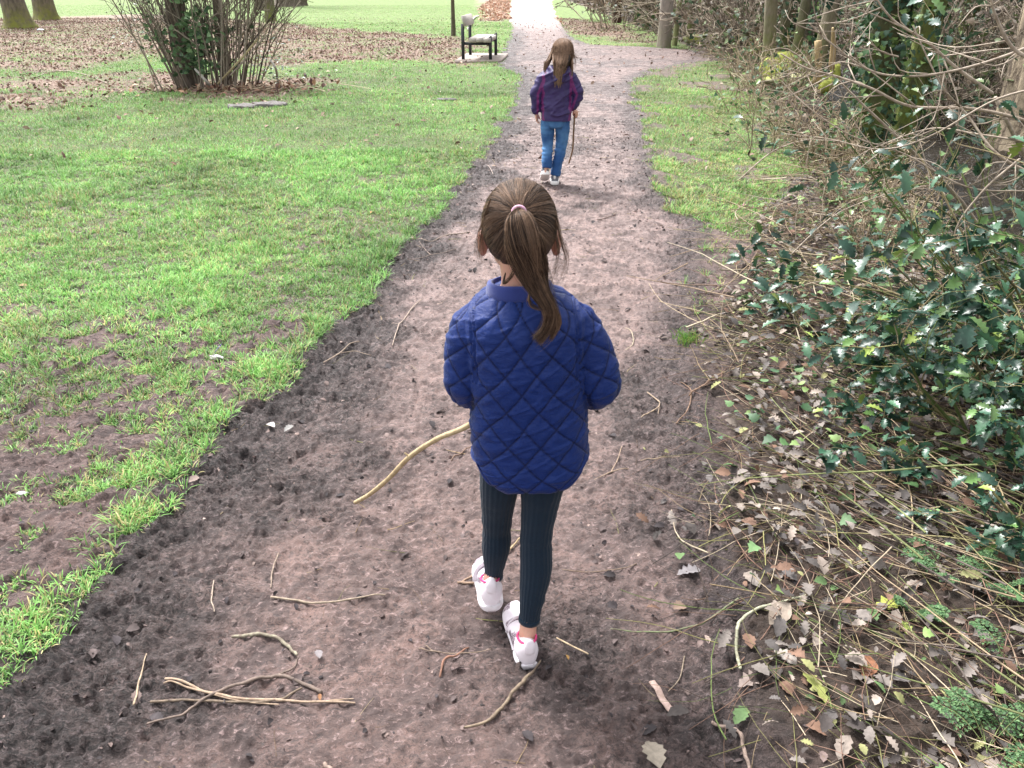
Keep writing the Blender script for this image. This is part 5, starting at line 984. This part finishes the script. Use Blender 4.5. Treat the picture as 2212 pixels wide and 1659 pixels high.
# leaf carpet under the stems
n = 28000; x, y = rand_in(.3, 5, .8, 9, n); k = (rng.random(n) < und2(x, y)*np.clip(1.7-y*.17, .3, 1)) & left_bank(x, y); x, y = x[k], y[k]; n = len(x); pos = np.stack([x, y, gz(x, y)+rng.uniform(.002, .05, n)], 1)
GL = [(.19, .165, .15), (.11, .098, .094), (.30, .25, .215), (.06, .05, .047), (.17, .10, .07), (.27, .27, .12), (.09, .15, .06)]
a = n//2
o = leaves('dead_leaves', pos[:a], rng.uniform(.012, .058, a), T_HOLLY, pick(GL, a, .3, [.27, .24, .17, .14, .08, .05, .05]), M_DRY, pitch=rng.normal(0, .4, a), roll=rng.normal(0, .4, a)); tag(o, 'grey brown spiny leaves carpeting the ground under the stems', 'leaves', kind='stuff')
o = leaves('dead_leaves', pos[a:], rng.uniform(.010, .055, n-a), T_LOBED, pick(GL, n-a, .3, [.27, .22, .16, .14, .13, .04, .04]), M_DRY, pitch=rng.normal(0, .4, n-a), roll=rng.normal(0, .4, n-a)); tag(o, 'brown lobed leaves carpeting the ground under the stems', 'leaves', kind='stuff')
# ivy and small plants creeping on the ground
n = 15000; x, y = rand_in(.5, 6.5, .9, 20, n); w = und(x, y)*np.clip(.15+1.1*sstep(-.1, .35, fbm(x*1.6, y*1.6, 3, 400)), 0, 1)*np.where(y < 2.2, .4, 1); k = (rng.random(n) < w) & left_bank(x, y); x, y = x[k], y[k]; n = len(x)
o = leaves('ground_ivy', np.stack([x, y, gz(x, y)+rng.uniform(.02, .10, n)], 1), rng.uniform(.018, .042, n)*(1+.06*y), T_IVY, pick([(.085, .17, .065), (.05, .11, .05), (.15, .26, .11), (.20, .30, .10)], n), M_IVY, pitch=rng.normal(.1, .35, n)); tag(o, 'low green ivy creeping through the stems', 'ivy', kind='stuff')
# feathery green plants at the bottom right
def parsley(px, R_, H_, lab, nf=16):
    nf = max(5, int(nf*.42))
    x, y = G(*px); z = gz1(x, y); o = empty('cow_parsley', (x, y, z), lab, 'plant', 'feathery plants at lower right'); P_, S_, C_ = [], [], []; st_ = []; R_ *= 1.3
    for k in range(nf):
        a = rng.uniform(0, 6.28); L = R_*rng.uniform(.5, 1); h = H_*rng.uniform(.5, 1.1); t = np.linspace(0, 1, 8); st_.append(np.stack([x+np.cos(a)*L*t, y+np.sin(a)*L*t, z+h*np.sin(t*1.9)], -1))
        for t in np.linspace(.35, 1, 7):
            for s in (-1, 1):
                lw = L*.42*(1.15-t)+.008; c, c2 = math.cos(a+s*1.1), math.sin(a+s*1.1)
                for j in range(4):
                    q = (j+.5)/4*lw
                    for d in (-.8, 0, .8): P_.append((x+math.cos(a)*L*t+c*q, y+math.sin(a)*L*t+c2*q, z+h*math.sin(t*1.9)+.004)); S_.append(rng.uniform(.005, .009)); C_.append(a+s*1.1-math.pi/2+d)
    P_, S_, C_ = np.array(P_), np.array(S_), np.array(C_); leaves('fronds', P_, S_, T_LOBED, pick([(.10, .20, .085), (.06, .13, .055), (.15, .26, .11)], len(P_)), M_SOFT, o, yaw=C_, pitch=rng.normal(0, .2, len(P_)), roll=rng.normal(0, .2, len(P_)))
    st_ = np.array(st_); V, F = strands(st_, np.full(st_.shape[:2], .0009), 4); npmesh('stalks', V, [F], M_TWIG, o, col=stem_cols(len(st_), 8, 4, [(.2, .25, .1)]))
parsley((2040, 1270), .11, .07, 'feathery green plant at the right, highest of the feathery plants', 14); parsley((2150, 1290), .10, .08, 'feathery green plant at the right edge above the lowest ones', 14)
parsley((2165, 1500), .11, .08, 'feathery green plant at the right edge, third one down', 14); parsley((2120, 1650), .12, .06, 'feathery green plant in the bottom right corner of the picture', 18); parsley((1960, 1350), .06, .05, 'small feathery sprig next to the yellow green holly leaves', 8)
def tuft(px, r, n, lab):
    x, y = G(*px); z = gz1(x, y); pts = np.stack([x+rng.normal(0, r, n), y+rng.normal(0, r, n)], 1); t = np.linspace(0, 1, 5); a = rng.uniform(0, 6.28, n); L = rng.uniform(.025, .055, n); o = empty('grass_tuft', (x, y, z), lab, 'grass')
    Pn = np.stack([pts[:, 0, None]+np.cos(a)[:, None]*L[:, None]*t**1.5*.7, pts[:, 1, None]+np.sin(a)[:, None]*L[:, None]*t**1.5*.7, z+L[:, None]*np.sin(t*1.5)], -1); V, F = strands(Pn, np.full((n, 5), .0016)*(1-.8*t), 3); npmesh('foliage', V, [F], M_SOFT, o, col=stem_cols(n, 5, 3, [(.16, .38, .06), (.22, .44, .08), (.4, .42, .12)]))
tuft((1488, 742), .03, 150, 'small isolated tuft of bright grass at the right edge of the path')
# ---- branching plants
def grow(starts, levels, seed=0):
    """returns list of (points, radii); starts: (p, dir, L, r)"""
    out = []; cur = starts
    for lv in levels:
        nxt = []
        for p, d, L, r in cur:
            pts = [np.array(p, float)]; dd = norm(d)
            for k in range(5):
                dd = norm(dd+rng.normal(0, lv['w'], 3)+np.array([0, 0, lv.get('g', 0)])); pts.append(pts[-1]+dd*L/5)
            out.append((np.array(pts), np.linspace(r, r*.45, 6)))
            for j in range(lv['n']):
                t = rng.uniform(.25, 1); i = min(int(t*5), 4); q = pts[i]+(pts[i+1]-pts[i])*(t*5-i); b_ = norm(rng.normal(0, 1, 3)); nd_ = norm(dd+b_*lv['s']); nxt.append((q, nd_, L*rng.uniform(*lv['l']), max(r*lv['r']*(1.2-t*.5), .0006)))
        cur = nxt
    return out, cur
def branches_mesh(name, segs, cols, parent, sides=5, m=M_TWIG):
    Pn = np.array([s[0] for s in segs]); Rn = np.array([s[1] for s in segs]); V, F = strands(Pn, Rn, sides); return npmesh(name, V, [F], m, parent, col=stem_cols(len(segs), 6, sides, cols))
# holly bush on the right
def holly_bush(cx, cy, R_, H_, lab, nb=26, nl=3200, size=(.040, .075), loX=-9, elo=.15):
    z = gz1(cx, cy); o = empty('holly_bush', (cx, cy, z), lab, 'bush'); starts = []
    for k in range(nb):
        a = rng.uniform(0, 6.28); e = rng.uniform(elo, 1.35); starts.append((np.array([cx+math.cos(a)*.12, cy+math.sin(a)*.12, z]), np.array([math.cos(a)*math.cos(e)*1.0, math.sin(a)*math.cos(e), math.sin(e)]), R_*rng.uniform(.8, 1.25), .007))
    segs, tips = grow(starts, [dict(w=.10, n=5, s=.9, l=(.3, .55), r=.5), dict(w=.12, n=3, s=.9, l=(.4, .7), r=.6), dict(w=.15, n=0, s=1, l=(.4, .6), r=.5)])
    segs = [s for s in segs if s[0][:, 2].max() < z+H_*1.3]; branches_mesh('branches', segs, [(.22, .20, .09), (.14, .12, .07), (.30, .24, .14), (.12, .16, .05)], o)
    tw = [s for s in segs if s[1][0] < .0042]; pp, yw, pt = [], [], []
    i = rng.integers(0, len(tw), nl); t = rng.random(nl); 
    for a_, b_ in zip(i, t): s = tw[a_][0]; u = b_*4.99; k = int(u); pp.append(s[k]+(s[k+1]-s[k])*(u-k))
    pp = np.array(pp)+rng.normal(0, .008, (nl, 3)); g = gz(pp[:, 0], pp[:, 1]); k = (pp[:, 2] > g+.02) & (pp[:, 0] > loX); pp = pp[k]; n = len(pp)
    out = np.arctan2(pp[:, 1]-cy, pp[:, 0]-cx)-np.pi/2+rng.normal(0, 1.1, n)
    leaves('foliage', pp, rng.uniform(*size, n), T_HOLLY, pick([(.018, .055, .036), (.028, .082, .048), (.045, .115, .060), (.11, .21, .06), (.24, .32, .07)], n, .3, [.30, .34, .24, .09, .03]), M_HOLLY, o, yaw=out, pitch=rng.normal(-.1, .55, n), roll=rng.normal(0, .55, n))
    return o
holly_bush(2.22, 2.88, .80, 1.0, 'large glossy dark green holly bush at the right edge of the picture', 34, 2200, (.045, .085))
holly_bush(2.45, 2.95, 1.25, 1.4, 'tall loose holly rising along the right edge above the large bush', 20, 900, (.045, .085), elo=.75)
holly_bush(1.72, 2.35, .45, .5, 'lower holly bush with mid green leaves in front of the large one', 20, 1300, (.038, .062))
holly_bush(1.62, 1.72, .30, .25, 'small sprawling holly with yellowish leaves at lower right', 12, 330, (.036, .06))
# single dark sprays of holly reaching left
# bare arching branches crossing the upper right corner
x, y = 2.9, 3.9; o = empty('bare_shrub', (x, y, gz1(x, y)), 'leafless shrub with long arching branches reaching in from the right edge', 'shrub'); segs = []; M_BS = mat('smooth_twig_bark', (.40, .33, .26), (.20, .15, .11), 30, .6, .4, .002); mb = MB()
MAIN = [([(2300, 300, 3.3), (2212, 262, 3.35), (2100, 240, 3.4), (1980, 235, 3.45), (1880, 190, 3.5), (1800, 165, 3.55), (1745, 145, 3.6), (1690, 112, 3.65)], .008), ([(1800, 163, 3.55), (1755, 160, 3.6), (1705, 143, 3.6)], .0035), ([(2300, 60, 3.1), (2200, 110, 3.1), (2080, 150, 3.15), (1960, 165, 3.2), (1880, 150, 3.25), (1790, 95, 3.3), (1750, 55, 3.3)], .0065),
 ([(2150, 210, 3.5), (2060, 150, 3.5), (1990, 90, 3.5), (1930, 45, 3.5), (1880, -20, 3.5)], .008), ([(2300, 330, 3.2), (2200, 310, 3.2), (2100, 290, 3.3), (2010, 280, 3.4), (1900, 320, 3.5), (1840, 345, 3.5)], .005), ([(2300, 180, 2.9), (2150, 215, 3.0), (2000, 300, 3.1), (1900, 325, 3.2), (1790, 300, 3.3), (1700, 285, 3.4)], .0045),
 ([(2240, 130, 2.8), (2190, 90, 2.8), (2150, 20, 2.8), (2130, -30, 2.8)], .0075), ([(2280, 400, 3.0), (2160, 330, 3.1), (2090, 250, 3.2), (2030, 180, 3.2), (1970, 60, 3.3)], .006), ([(2250, 420, 3.2), (2100, 400, 3.2), (1950, 330, 3.3), (1850, 300, 3.3), (1740, 230, 3.4), (1680, 180, 3.5)], .004),
 ([(1700, 560, 3.9), (1780, 480, 4.0), (1840, 440, 4.0), (1960, 410, 4.0), (2060, 420, 4.0)], .004), ([(1600, 390, 4.9), (1660, 330, 4.9), (1700, 310, 4.9), (1760, 300, 4.9)], .005), ([(1950, 120, 3.2), (1900, 110, 3.2), (1850, 60, 3.2)], .003), ([(2212, 350, 3.0), (2120, 420, 3.0), (2060, 520, 3.0), (2080, 640, 3.0)], .005)]
for tr, r in MAIN:
    pts = [np.array(P(*q))+rng.normal(0, .008, 3) for q in tr]; mb.add(*tube(pts, list(np.linspace(r, r*.4, len(pts))), 7, 6, round_ends=True))
    for j in range(len(pts)*2):
        i = rng.integers(0, len(pts)-1); q = pts[i]+(pts[i+1]-pts[i])*rng.random(); d = norm(pts[i+1]-pts[i]+rng.normal(0, .35, 3)*np.linalg.norm(pts[i+1]-pts[i])*2.0); L = rng.uniform(.08, .38); c1 = q+d*L*.5+rng.normal(0, .02, 3); mb.add(*tube([q, c1, q+d*L+rng.normal(0, .04, 3)], [r*.4, r*.3, r*.15], 5, 3))
for k in range(5): 
    a = np.array([x+rng.normal(0, .08), y+rng.normal(0, .08), gz1(x, y)-.02]); tg = np.array(P(*MAIN[k][0][0])); mb.add(*tube([a, a*.5+tg*.5+np.array([.15, 0, .1]), tg], [.014, .011, MAIN[k][1]], 7, 5))
mb.build('branches', M_BS, o)
pp = []
for k in range(60):
    tr = MAIN[rng.integers(0, len(MAIN))][0]; pp.append(np.array(P(*tr[rng.integers(0, len(tr))]))+rng.normal(0, .05, 3))
pp = np.array(pp); leaves('foliage', pp, rng.uniform(.03, .05, len(pp)), T_HOLLY, pick([(.05, .11, .05), (.16, .24, .08)], len(pp)), M_HOLLY, o)
# ---- ivy clad trees and saplings by the stream
def ivy_on(o, cx, cy, z0, r, h, n, size, cols=None, spread=.09, zpow=1, lean=(0, 0)):
    a = rng.uniform(0, 6.28, n); t = rng.random(n)**zpow; rr = r+rng.gamma(1.5, spread/2, n)*(.5+.8*(fbm(a*1.5, t*h*1.5, 2, 7)*.5+.5)); pos = np.stack([cx+lean[0]*t+np.cos(a)*rr, cy+lean[1]*t+np.sin(a)*rr, z0+t*h], 1)
    return leaves('ivy', pos, rng.uniform(*size, n), T_IVY, pick(cols or [(.022, .062, .03), (.035, .085, .035), (.06, .13, .05), (.12, .19, .05)], n, .3), M_IVY, o, yaw=a-np.pi/2+rng.normal(0, .6, n), pitch=rng.normal(-.9, .4, n))
x, y = 3.95, 9.1; t_ = trunk(None, .17, 6, (.1, 0), mossy('dark_ivy_bark', (.075, .06, .045), (.035, .028, .02), 3, (.12, .15, .03)), 'trunk thickly wrapped in dark ivy on the near bank of the stream', base=(x, y), flare=1.5, ridge=.10); ivy_on(t_, x, y, gz1(x, y)+.2, .18, 4.0, 2600, (.045, .08), spread=.085, zpow=.8)
x, y = 4.55, 9.6; t_ = trunk(None, .13, 6, (.35, .2), mossy('mossy_green_bark', (.10, .10, .05), (.05, .045, .03), 4, (.16, .20, .03)), 'mossy leaning stem just right of the ivy wrapped trunk', base=(x, y), flare=1.3); ivy_on(t_, x, y, gz1(x, y)+.3, .13, 3.5, 700, (.05, .08), lean=(.2, .1))
x, y = 7.35, 11.6; t_ = trunk(None, .46, 8, (.2, 0), mat('rough_tan_bark', (.42, .34, .24), (.12, .09, .065), 7, .95, 1.0, .08, stretch=(1, 1, .3), lo=.42, hi=.56), 'massive rough tan barked trunk beyond the stream at upper right', base=(x, y), flare=1.35, ridge=.10, n=28)
def sap(px, py, Y, r, h, lean, c1, c2, lab, ivy=0, name='tree', fl=1.25):
    pt = P(px, py, Y); m_ = mossy('sapling_bark', c1, c2, 1.6, (.13, .15, .04), 10); x, y = pt[0], pt[1]; t_ = trunk(None, r, h, lean, m_, lab, base=(x, y), flare=fl, n=12, ridge=.05, limbs=2)
    if ivy: ivy_on(t_, x, y, gz1(x, y)+.2, r, h*.6, ivy, (.06, .11), spread=.12)
B1, B2, B3 = ((.27, .21, .18), (.14, .11, .09)), ((.13, .105, .085), (.06, .05, .04)), ((.20, .175, .13), (.10, .085, .065))
for a in [(1665, 120, 14.5, .10, 5, (-.5, 0), *B1, 'pinkish grey leaning stem left of the mossy boulder'), (1690, 120, 16.5, .09, 5, (-.1, .3), *B3, 'pale stem behind the pinkish leaning stem', 200), (1712, 140, 14, .075, 5, (.25, 0), *B2, 'dark thin stem above the mossy boulder'), (1735, 150, 16, .09, 5.5, (.0, .2), *B2, 'dark stem between the boulder and the stream', 300),
          (1757, 160, 13.2, .10, 5, (.45, 0), *B1, 'pale stem leaning right over the fallen log', 120), (1775, 150, 18, .12, 6, (-.3, 0), *B3, 'grey stem behind the pale leaning one', 300), (1640, 90, 22, .10, 5, (.2, 0), *B2, 'dark stem in the thicket right of the green tinged trunk', 200), (1600, 80, 25, .12, 6, (-.4, 0), *B2, 'slanting dark stem in the middle of the thicket', 300),
          (1560, 85, 28, .14, 6, (.1, 0), *B3, 'grey trunk deep in the thicket behind the grey trunk', 200), (1520, 85, 27, .09, 6, (.4, 0), *B2, 'thin dark stem close right of the green tinged trunk', 200), (1490, 90, 25, .10, 6, (.0, 0), *B3, 'upright thin stem beside the green tinged trunk'), (1395, 70, 33, .10, 6, (.2, 0), *B3, 'thin stem in the scrub left of the pale grey trunk', 120), (1375, 60, 38, .09, 6, (-.2, 0), *B2, 'thin dark stem farthest left in the scrub', 120)]: sap(*a)
for a in [((6.1, 14.2), .16, 'dark trunk on the far bank above the brown water', (.4, 0), 400), ((6.9, 10.0), .12, 'mossy trunk on the far bank left of the massive tan trunk', (-.3, 0), 500), ((8.4, 13.5), .2, 'dark trunk behind the massive tan trunk', (0, 0), 300), ((8.6, 16.5), .15, 'ivy hung trunk across the stream', (.3, 0), 500), ((9.3, 19.5), .22, 'broad dark trunk across the stream, farther back', (-.3, 0), 400), ((10.2, 24), .2, 'far dark trunk on the wooded slope', (.5, 0), 400), ((9.9, 30), .25, 'farthest broad trunk on the wooded slope', (-.2, 0), 300), ((11.8, 27), .2, 'far trunk high on the wooded slope', (.1, 0), 300), ((9.0, 11.6), .18, 'dark trunk right behind the massive tan trunk', (.3, 0), 300), ((6.5, 8.4), .10, 'slim mossy trunk on the far bank near the right edge', (.3, 0), 400)]:
    (x, y), r, lab, ln, iv = a; t_ = trunk(None, r, 6, ln, mossy('woodland_bark', (.12, .10, .065), (.05, .045, .03), 3, (.14, .17, .03)), lab, base=(x, y), flare=1.3, n=14); ivy_on(t_, x, y, gz1(x, y)+.1, r, 3.5, iv, (.06, .11), spread=.11, lean=ln)
# thicket shrubs
def scrub(cx, cy, R_, H_, lab, nb=40, nl=500, cols=None, lsz=(.05, .10), lc=None, sub=4):
    z = gz1(cx, cy); o = empty('shrub', (cx, cy, z), lab, 'shrub'); starts = []
    for k in range(nb):
        a = rng.uniform(0, 6.28); d = math.sqrt(rng.random())*R_*.7; x, y = cx+math.cos(a)*d, cy+math.sin(a)*d; e = rng.uniform(.7, 1.5); starts.append((np.array([x, y, gz1(x, y)-.03]), np.array([math.cos(a)*math.cos(e), math.sin(a)*math.cos(e), math.sin(e)]), H_*rng.uniform(.5, 1.1), .004+.0065*H_*rng.random()))
    segs, tips = grow(starts, [dict(w=.10, n=sub, s=.7, l=(.3, .6), r=.5), dict(w=.15, n=sub-1, s=.9, l=(.35, .7), r=.6), dict(w=.2, n=0, s=1, l=(.4, .6), r=.5)]); mn = cy*.00035
    segs = [(p, np.maximum(r, mn)) for p, r in segs]; branches_mesh('branches', segs, cols or [(.22, .17, .12), (.13, .10, .075), (.32, .26, .19), (.09, .07, .055)], o, 4)
    if nl:
        pp = []
        for _ in range(nl): s = segs[rng.integers(0, len(segs))][0]; k = rng.integers(0, 5); pp.append(s[k]+(s[k+1]-s[k])*rng.random())
        pp = np.array(pp)+rng.normal(0, .02, (nl, 3)); leaves('foliage', pp, rng.uniform(*lsz, nl), T_IVY, pick(lc or [(.03, .08, .035), (.06, .13, .05), (.13, .20, .07)], nl), M_IVY, o, pitch=rng.normal(-.4, .5, nl), roll=rng.normal(0, .5, nl))
    return o
BR = [(.36, .28, .19), (.25, .19, .13), (.16, .12, .085), (.42, .35, .25)]
for a in [(2.95, 6.9, .55, .55, 'dry brown brambles at the end of the right hand turf', 46, 160, BR, (.03, .05)), (2.7, 8.2, .45, .5, 'pale twiggy shrub in front of the ivy wrapped trunk', 26, 150, BR, (.035, .06)), (2.9, 7.4, .3, .25, 'tangled brambles on the edge of the stream bank', 46, 260, BR, (.03, .05)),
          (3.2, 10.6, .6, .7, 'straw coloured scrub left of the ivy wrapped trunk', 22, 160, BR, (.04, .07)), (3.9, 12.4, .6, .6, 'twiggy scrub on the bank before the mossy boulder', 18, 120, BR, (.05, .08)), (2.5, 5.6, .35, .25, 'low brown twigs between the turf and the water', 44, 120, BR, (.03, .045)), (4.5, 15, .8, .7, 'scrub beside the mossy boulder', 18, 120, BR, (.05, .09)),
          (2.2, 4.6, .35, .35, 'low bramble clump behind the holly', 40, 200, BR, (.03, .045))]: scrub(*a)
DK = [(.17, .135, .105), (.09, .07, .055), (.28, .23, .18), (.38, .32, .25)]
labs = ['left end of the far thicket', 'far thicket behind the pale grey trunk', 'far thicket right of the green tinged trunk', 'middle of the far thicket', 'thicket above the distant water', 'right part of the far thicket', 'thicket above the mossy boulder', 'scrub behind the leaning stems', 'thicket across the stream bend', 'thicket on the far slope', 'dense scrub on the far slope', 'tangled scrub behind the ivy wrapped trunk', 'scrub on the far bank by the brown water', 'scrub below the massive tan trunk', 'scrub behind the massive tan trunk', 'upper slope scrub', 'top of the wooded slope', 'rear scrub at upper right', 'farthest scrub on the left', 'farthest scrub in the centre']
locs = [(4.3, 34, 2.0, 2.2), (5.4, 26, 1.6, 2.2), (6.0, 24.5, 1.6, 2.0), (6.2, 29, 2, 2.6), (6.6, 33, 2, 3), (5.6, 20.5, 1.0, 1.6), (5.2, 17.5, .9, 1.4), (6.0, 19.5, 1.0, 1.8), (10.4, 32, 2.4, 3), (10.0, 22, 2, 2.6), (9.2, 17.5, 1.7, 2.2), (8.0, 14.8, 1.2, 1.9), (7.4, 13.2, 1.1, 1.5), (7.6, 10.2, .6, .7), (8.8, 12.6, 1.2, 2), (12.5, 24, 2.5, 3), (14, 30, 3, 3.2), (9.8, 14.5, 1.5, 2.2), (5.5, 42, 2.5, 3), (8.5, 42, 3, 3.5)]
for k, ((x, y, r_, h_), lb) in enumerate(zip(locs, labs)): scrub(x, y, r_, h_, 'dark twiggy undergrowth, '+lb, 42, 380, DK, (.07, .15), [(.022, .055, .028), (.045, .09, .035), (.10, .14, .05), (.12, .09, .06)], 4)
# ivy and litter carpet on the far slope
n = 22000; x, y = rand_in(5, 24, 7, 50, n); s = stream_d(x, y); k = (s > 1.4) & (x < y*.72+3); x, y = x[k], y[k]; n = len(x)
o = leaves('slope_ivy', np.stack([x, y, gz(x, y)+rng.uniform(0, .25, n)], 1), rng.uniform(.05, .10, n)*(1+.05*y), T_IVY, pick([(.03, .06, .03), (.06, .10, .035), (.14, .10, .06), (.20, .15, .10), (.10, .13, .03)], n), M_IVY, pitch=rng.normal(-.3, .5, n)); tag(o, 'ivy and dead leaves covering the far bank of the stream', 'ivy', kind='stuff')
n = 7000; x, y = rand_in(2.2, 9, 9, 40, n); s = stream_d(x, y); k = (s < -1.2) & (rng.random(n) < und(x, y)*.8); x, y = x[k], y[k]; n = len(x)
o = leaves('bank_litter', np.stack([x, y, gz(x, y)+rng.uniform(0, .12, n)], 1), rng.uniform(.05, .10, n), T_IVY, pick([(.09, .15, .06), (.05, .09, .04), (.18, .13, .09), (.26, .2, .13)], n), M_IVY, pitch=rng.normal(-.1, .5, n)); tag(o, 'mixed ivy and dead leaves on the near bank of the stream', 'ivy', kind='stuff')
# boulders, fallen log and snags in the gap where the water shows
M_BOULD = mossy('pale_boulder', (.42, .38, .33), (.24, .21, .18), .5, (.22, .25, .03), 6, (1, 1, 1)); M_MB = mossy('mossy_boulder', (.26, .28, .06), (.12, .12, .05), .8, (.24, .27, .03), 6, (1, 1, 1), .9)
def boulder(x, y, s, lab, m, sc=(1, 1, .6), dz=0):
    V, F = ball((0, 0, 0), s, 26, 16); V = V*(1+.28*fbm(V[:, 0]/s*1.3+x, V[:, 1]/s*1.3+V[:, 2]/s*1.7+y, 4, 6))[:, None]*np.array(sc); o = MB().add(V, F).build('boulder', m); o.location = (x, y, gz1(x, y)+dz); tag(o, lab, 'rock')
q = P(1700, 145, 14.2); boulder(q[0], 14.2, .42, 'yellow green mossy boulder beside the stream', M_MB, (1, 1, .75), .15)
q = P(1745, 165, 13.0); boulder(q[0]-.1, 13.0, .42, 'flat pale stone slab below the mossy boulder', M_BOULD, (1.5, .8, .25), .1)
q = P(1560, 96, 24); boulder(q[0], 24, .6, 'pale flat rock at the edge of the distant water', M_BOULD, (1.8, .8, .35), .1); q = P(1650, 100, 20); boulder(q[0], 20, .4, 'low mossy rock left of the leaning stems', M_MB, (1.6, .8, .4), .1)
mb = MB(); a = np.array(P(1800, 178, 11.8)); o = empty('fallen_log', tuple(np.array([a[0], a[1], a[2]])), 'broken mossy branch stub leaning over the water', 'log')
mb.add(*tube([np.array(P(1778, 190, 11.6)), a, np.array(P(1806, 140, 11.9))], [.075, .085, .06], 12, 4)).build('trunk', M_MB, o)
MB().add(*tube([np.array(P(1763, 180, 11.8)), np.array(P(1768, 140, 11.8)), np.array(P(1767, 88, 11.8))], [.055, .05, .05], 8, 4)).add(*tube([np.array(P(1796, 150, 11.8)), np.array(P(1800, 100, 11.8)), np.array(P(1799, 60, 11.7))], [.045, .04, .015], 8, 4)).build('snag', mat('torn_wood', (.46, .34, .18), (.30, .2, .1), 20, .8, .8, .01, stretch=(1, 1, .2)), o)
# ---------------------------------------------------------------- multi-stemmed shrub with ivy, left
x0, y0 = G(468, 190); z0 = gz1(x0, y0); o = empty('multistem_tree', (x0, y0, z0), 'clump of many upright stems hung with ivy on the left lawn', 'tree'); mb = MB(); segs = []
mb.add(*tube([(x0-.42, y0+.1, z0-.1), (x0-.50, y0+.1, z0+.8), (x0-.45, y0+.1, z0+1.8), (x0-.55, y0+.2, z0+3.4)], [.19, .155, .14, .12], 14, 5)); mb.add(*tube([(x0+.1, y0+.2, z0-.1), (x0+.15, y0+.2, z0+1.2), (x0+.3, y0+.3, z0+3.2)], [.10, .08, .06], 12, 5)); mb.build('trunk', M_GBARK, o)
starts = []
for k in range(76):
    u = rng.uniform(-1, 1); a = u*.30+rng.normal(0, .05); starts.append((np.array([x0+u*.66, y0+rng.normal(0, .28), z0-.05]), np.array([a*1.15, rng.normal(0, .12), 1.0]), rng.uniform(1.3, 2.9), rng.uniform(.006, .016)))
for k in range(16): starts.append((np.array([x0+rng.uniform(-.6, .75), y0+rng.normal(0, .25), z0+rng.uniform(.1, .6)]), np.array([rng.choice([-1, 1], p=[.35, .65])*rng.uniform(.6, 1.3), rng.normal(0, .2), 1.0]), rng.uniform(.9, 1.9), rng.uniform(.008, .015)))
segs, tips = grow(starts, [dict(w=.045, n=4, s=.5, l=(.25, .5), r=.45, g=.01), dict(w=.10, n=2, s=.8, l=(.4, .6), r=.6), dict(w=.1, n=0, s=1, l=(.4, .6), r=.5)]); segs = [(p, np.maximum(r, .004)) for p, r in segs]
branches_mesh('stems', segs, [(.15, .125, .10), (.10, .08, .065), (.24, .20, .16), (.30, .26, .21)], o, 5, M_TWIG)
n = 1500; cx_ = rng.normal(-.16, .24, n); hh_ = rng.uniform(.05, 1, n)**.8*2.4; pos = np.stack([x0+cx_*(1+.22*hh_), y0+rng.normal(-.22, .24, n), z0+hh_], 1); k = (fbm(cx_*3, hh_*2.5, 3, 3) > -.02); pos = pos[k]; n = len(pos)
leaves('ivy', pos, rng.uniform(.055, .10, n), T_IVY, pick([(.07, .14, .065), (.13, .23, .12), (.04, .08, .04), (.18, .29, .15)], n), M_IVY, o, yaw=rng.uniform(-.8, .8, n)+math.pi, pitch=rng.normal(.9, .4, n))
n = 260; u = rng.choice([-.9, -1.1, .95, 1.0], n)+rng.normal(0, .22, n); pos = np.stack([x0+u*1.1, y0+rng.normal(0, .25, n), z0+np.where(u < 0, 1.0+rng.normal(0, .35, n), .35+rng.normal(0, .22, n))], 1); pos[:, 2] = np.maximum(pos[:, 2], z0+.05)
leaves('holly_foliage', pos, rng.uniform(.05, .09, n), T_HOLLY, pick([(.03, .075, .035), (.05, .11, .05)], n), M_HOLLY, o)
# twigs and leaves at its foot
for tr, lab in [([(652, 158, .03), (668, 175, .03), (690, 192, .02)], 'x'), ]: pass
for pts, r, c, lab in [([(560, 80, -.2), (520, 128, -.35), (462, 192, -.55)], .018, (.50, .42, .24), 'straight yellowish stick leaning against the front of the ivy clump'), ([(422, 150, -.4), (445, 175, -.45), (458, 192, -.5)], .022, (.55, .52, .47), 'short pale stick leaning at the left foot of the ivy clump'), ([(585, 130, -.4), (596, 150, -.4), (600, 178, -.5)], .018, (.5, .46, .42), 'short pale stick at the right foot of the ivy clump')]:
    q = [np.array(P(a, b, y0+c_)) for a, b, c_ in pts]; g = gz1(*q[-1][:2]); 
    q[-1] = np.array([*G(*pts[-1][:2]), 0.]); q[-1][2] = gz1(*q[-1][:2])+.01; rt = empty('stick', tuple(q[-1]), lab, 'stick'); MB().add(*tube(q, [r*.8, r, r], 8, 4, round_ends=True)).build('bark', bark_mat(c), rt)
n = 420; xx = x0+rng.normal(.35, .75, n); yy_ = y0-.35+rng.normal(0, .35, n); pos = np.stack([xx, yy_, gz(xx, yy_)+.03], 1); o = leaves('leaf_drift', pos, rng.uniform(.06, .12, n), T_OVAL, pick([(.34, .20, .13), (.22, .12, .08), (.42, .31, .22), (.10, .05, .04)], n), M_DRY, pitch=rng.normal(0, .6, n)); tag(o, 'brown leaves drifted round the foot of the ivy clump', 'leaves', kind='stuff')
n = 90; xy = np.stack([x0+rng.normal(.6, .7, n), y0-.45+rng.normal(0, .3, n)], 1); Pn, Rn = ground_stems(n, xy, rng.uniform(0, 3.14, n), rng.uniform(.2, .7, n), rng.uniform(.004, .009, n), 8, .3, .05); V, F = strands(Pn, Rn, 5); o = npmesh('fallen_twigs', V, [F], M_TWIG, col=stem_cols(n, 8, 5, [(.4, .32, .22), (.25, .18, .12), (.5, .42, .3)])); tag(o, 'pale fallen twigs on the grass round the ivy clump', 'twigs', kind='stuff')
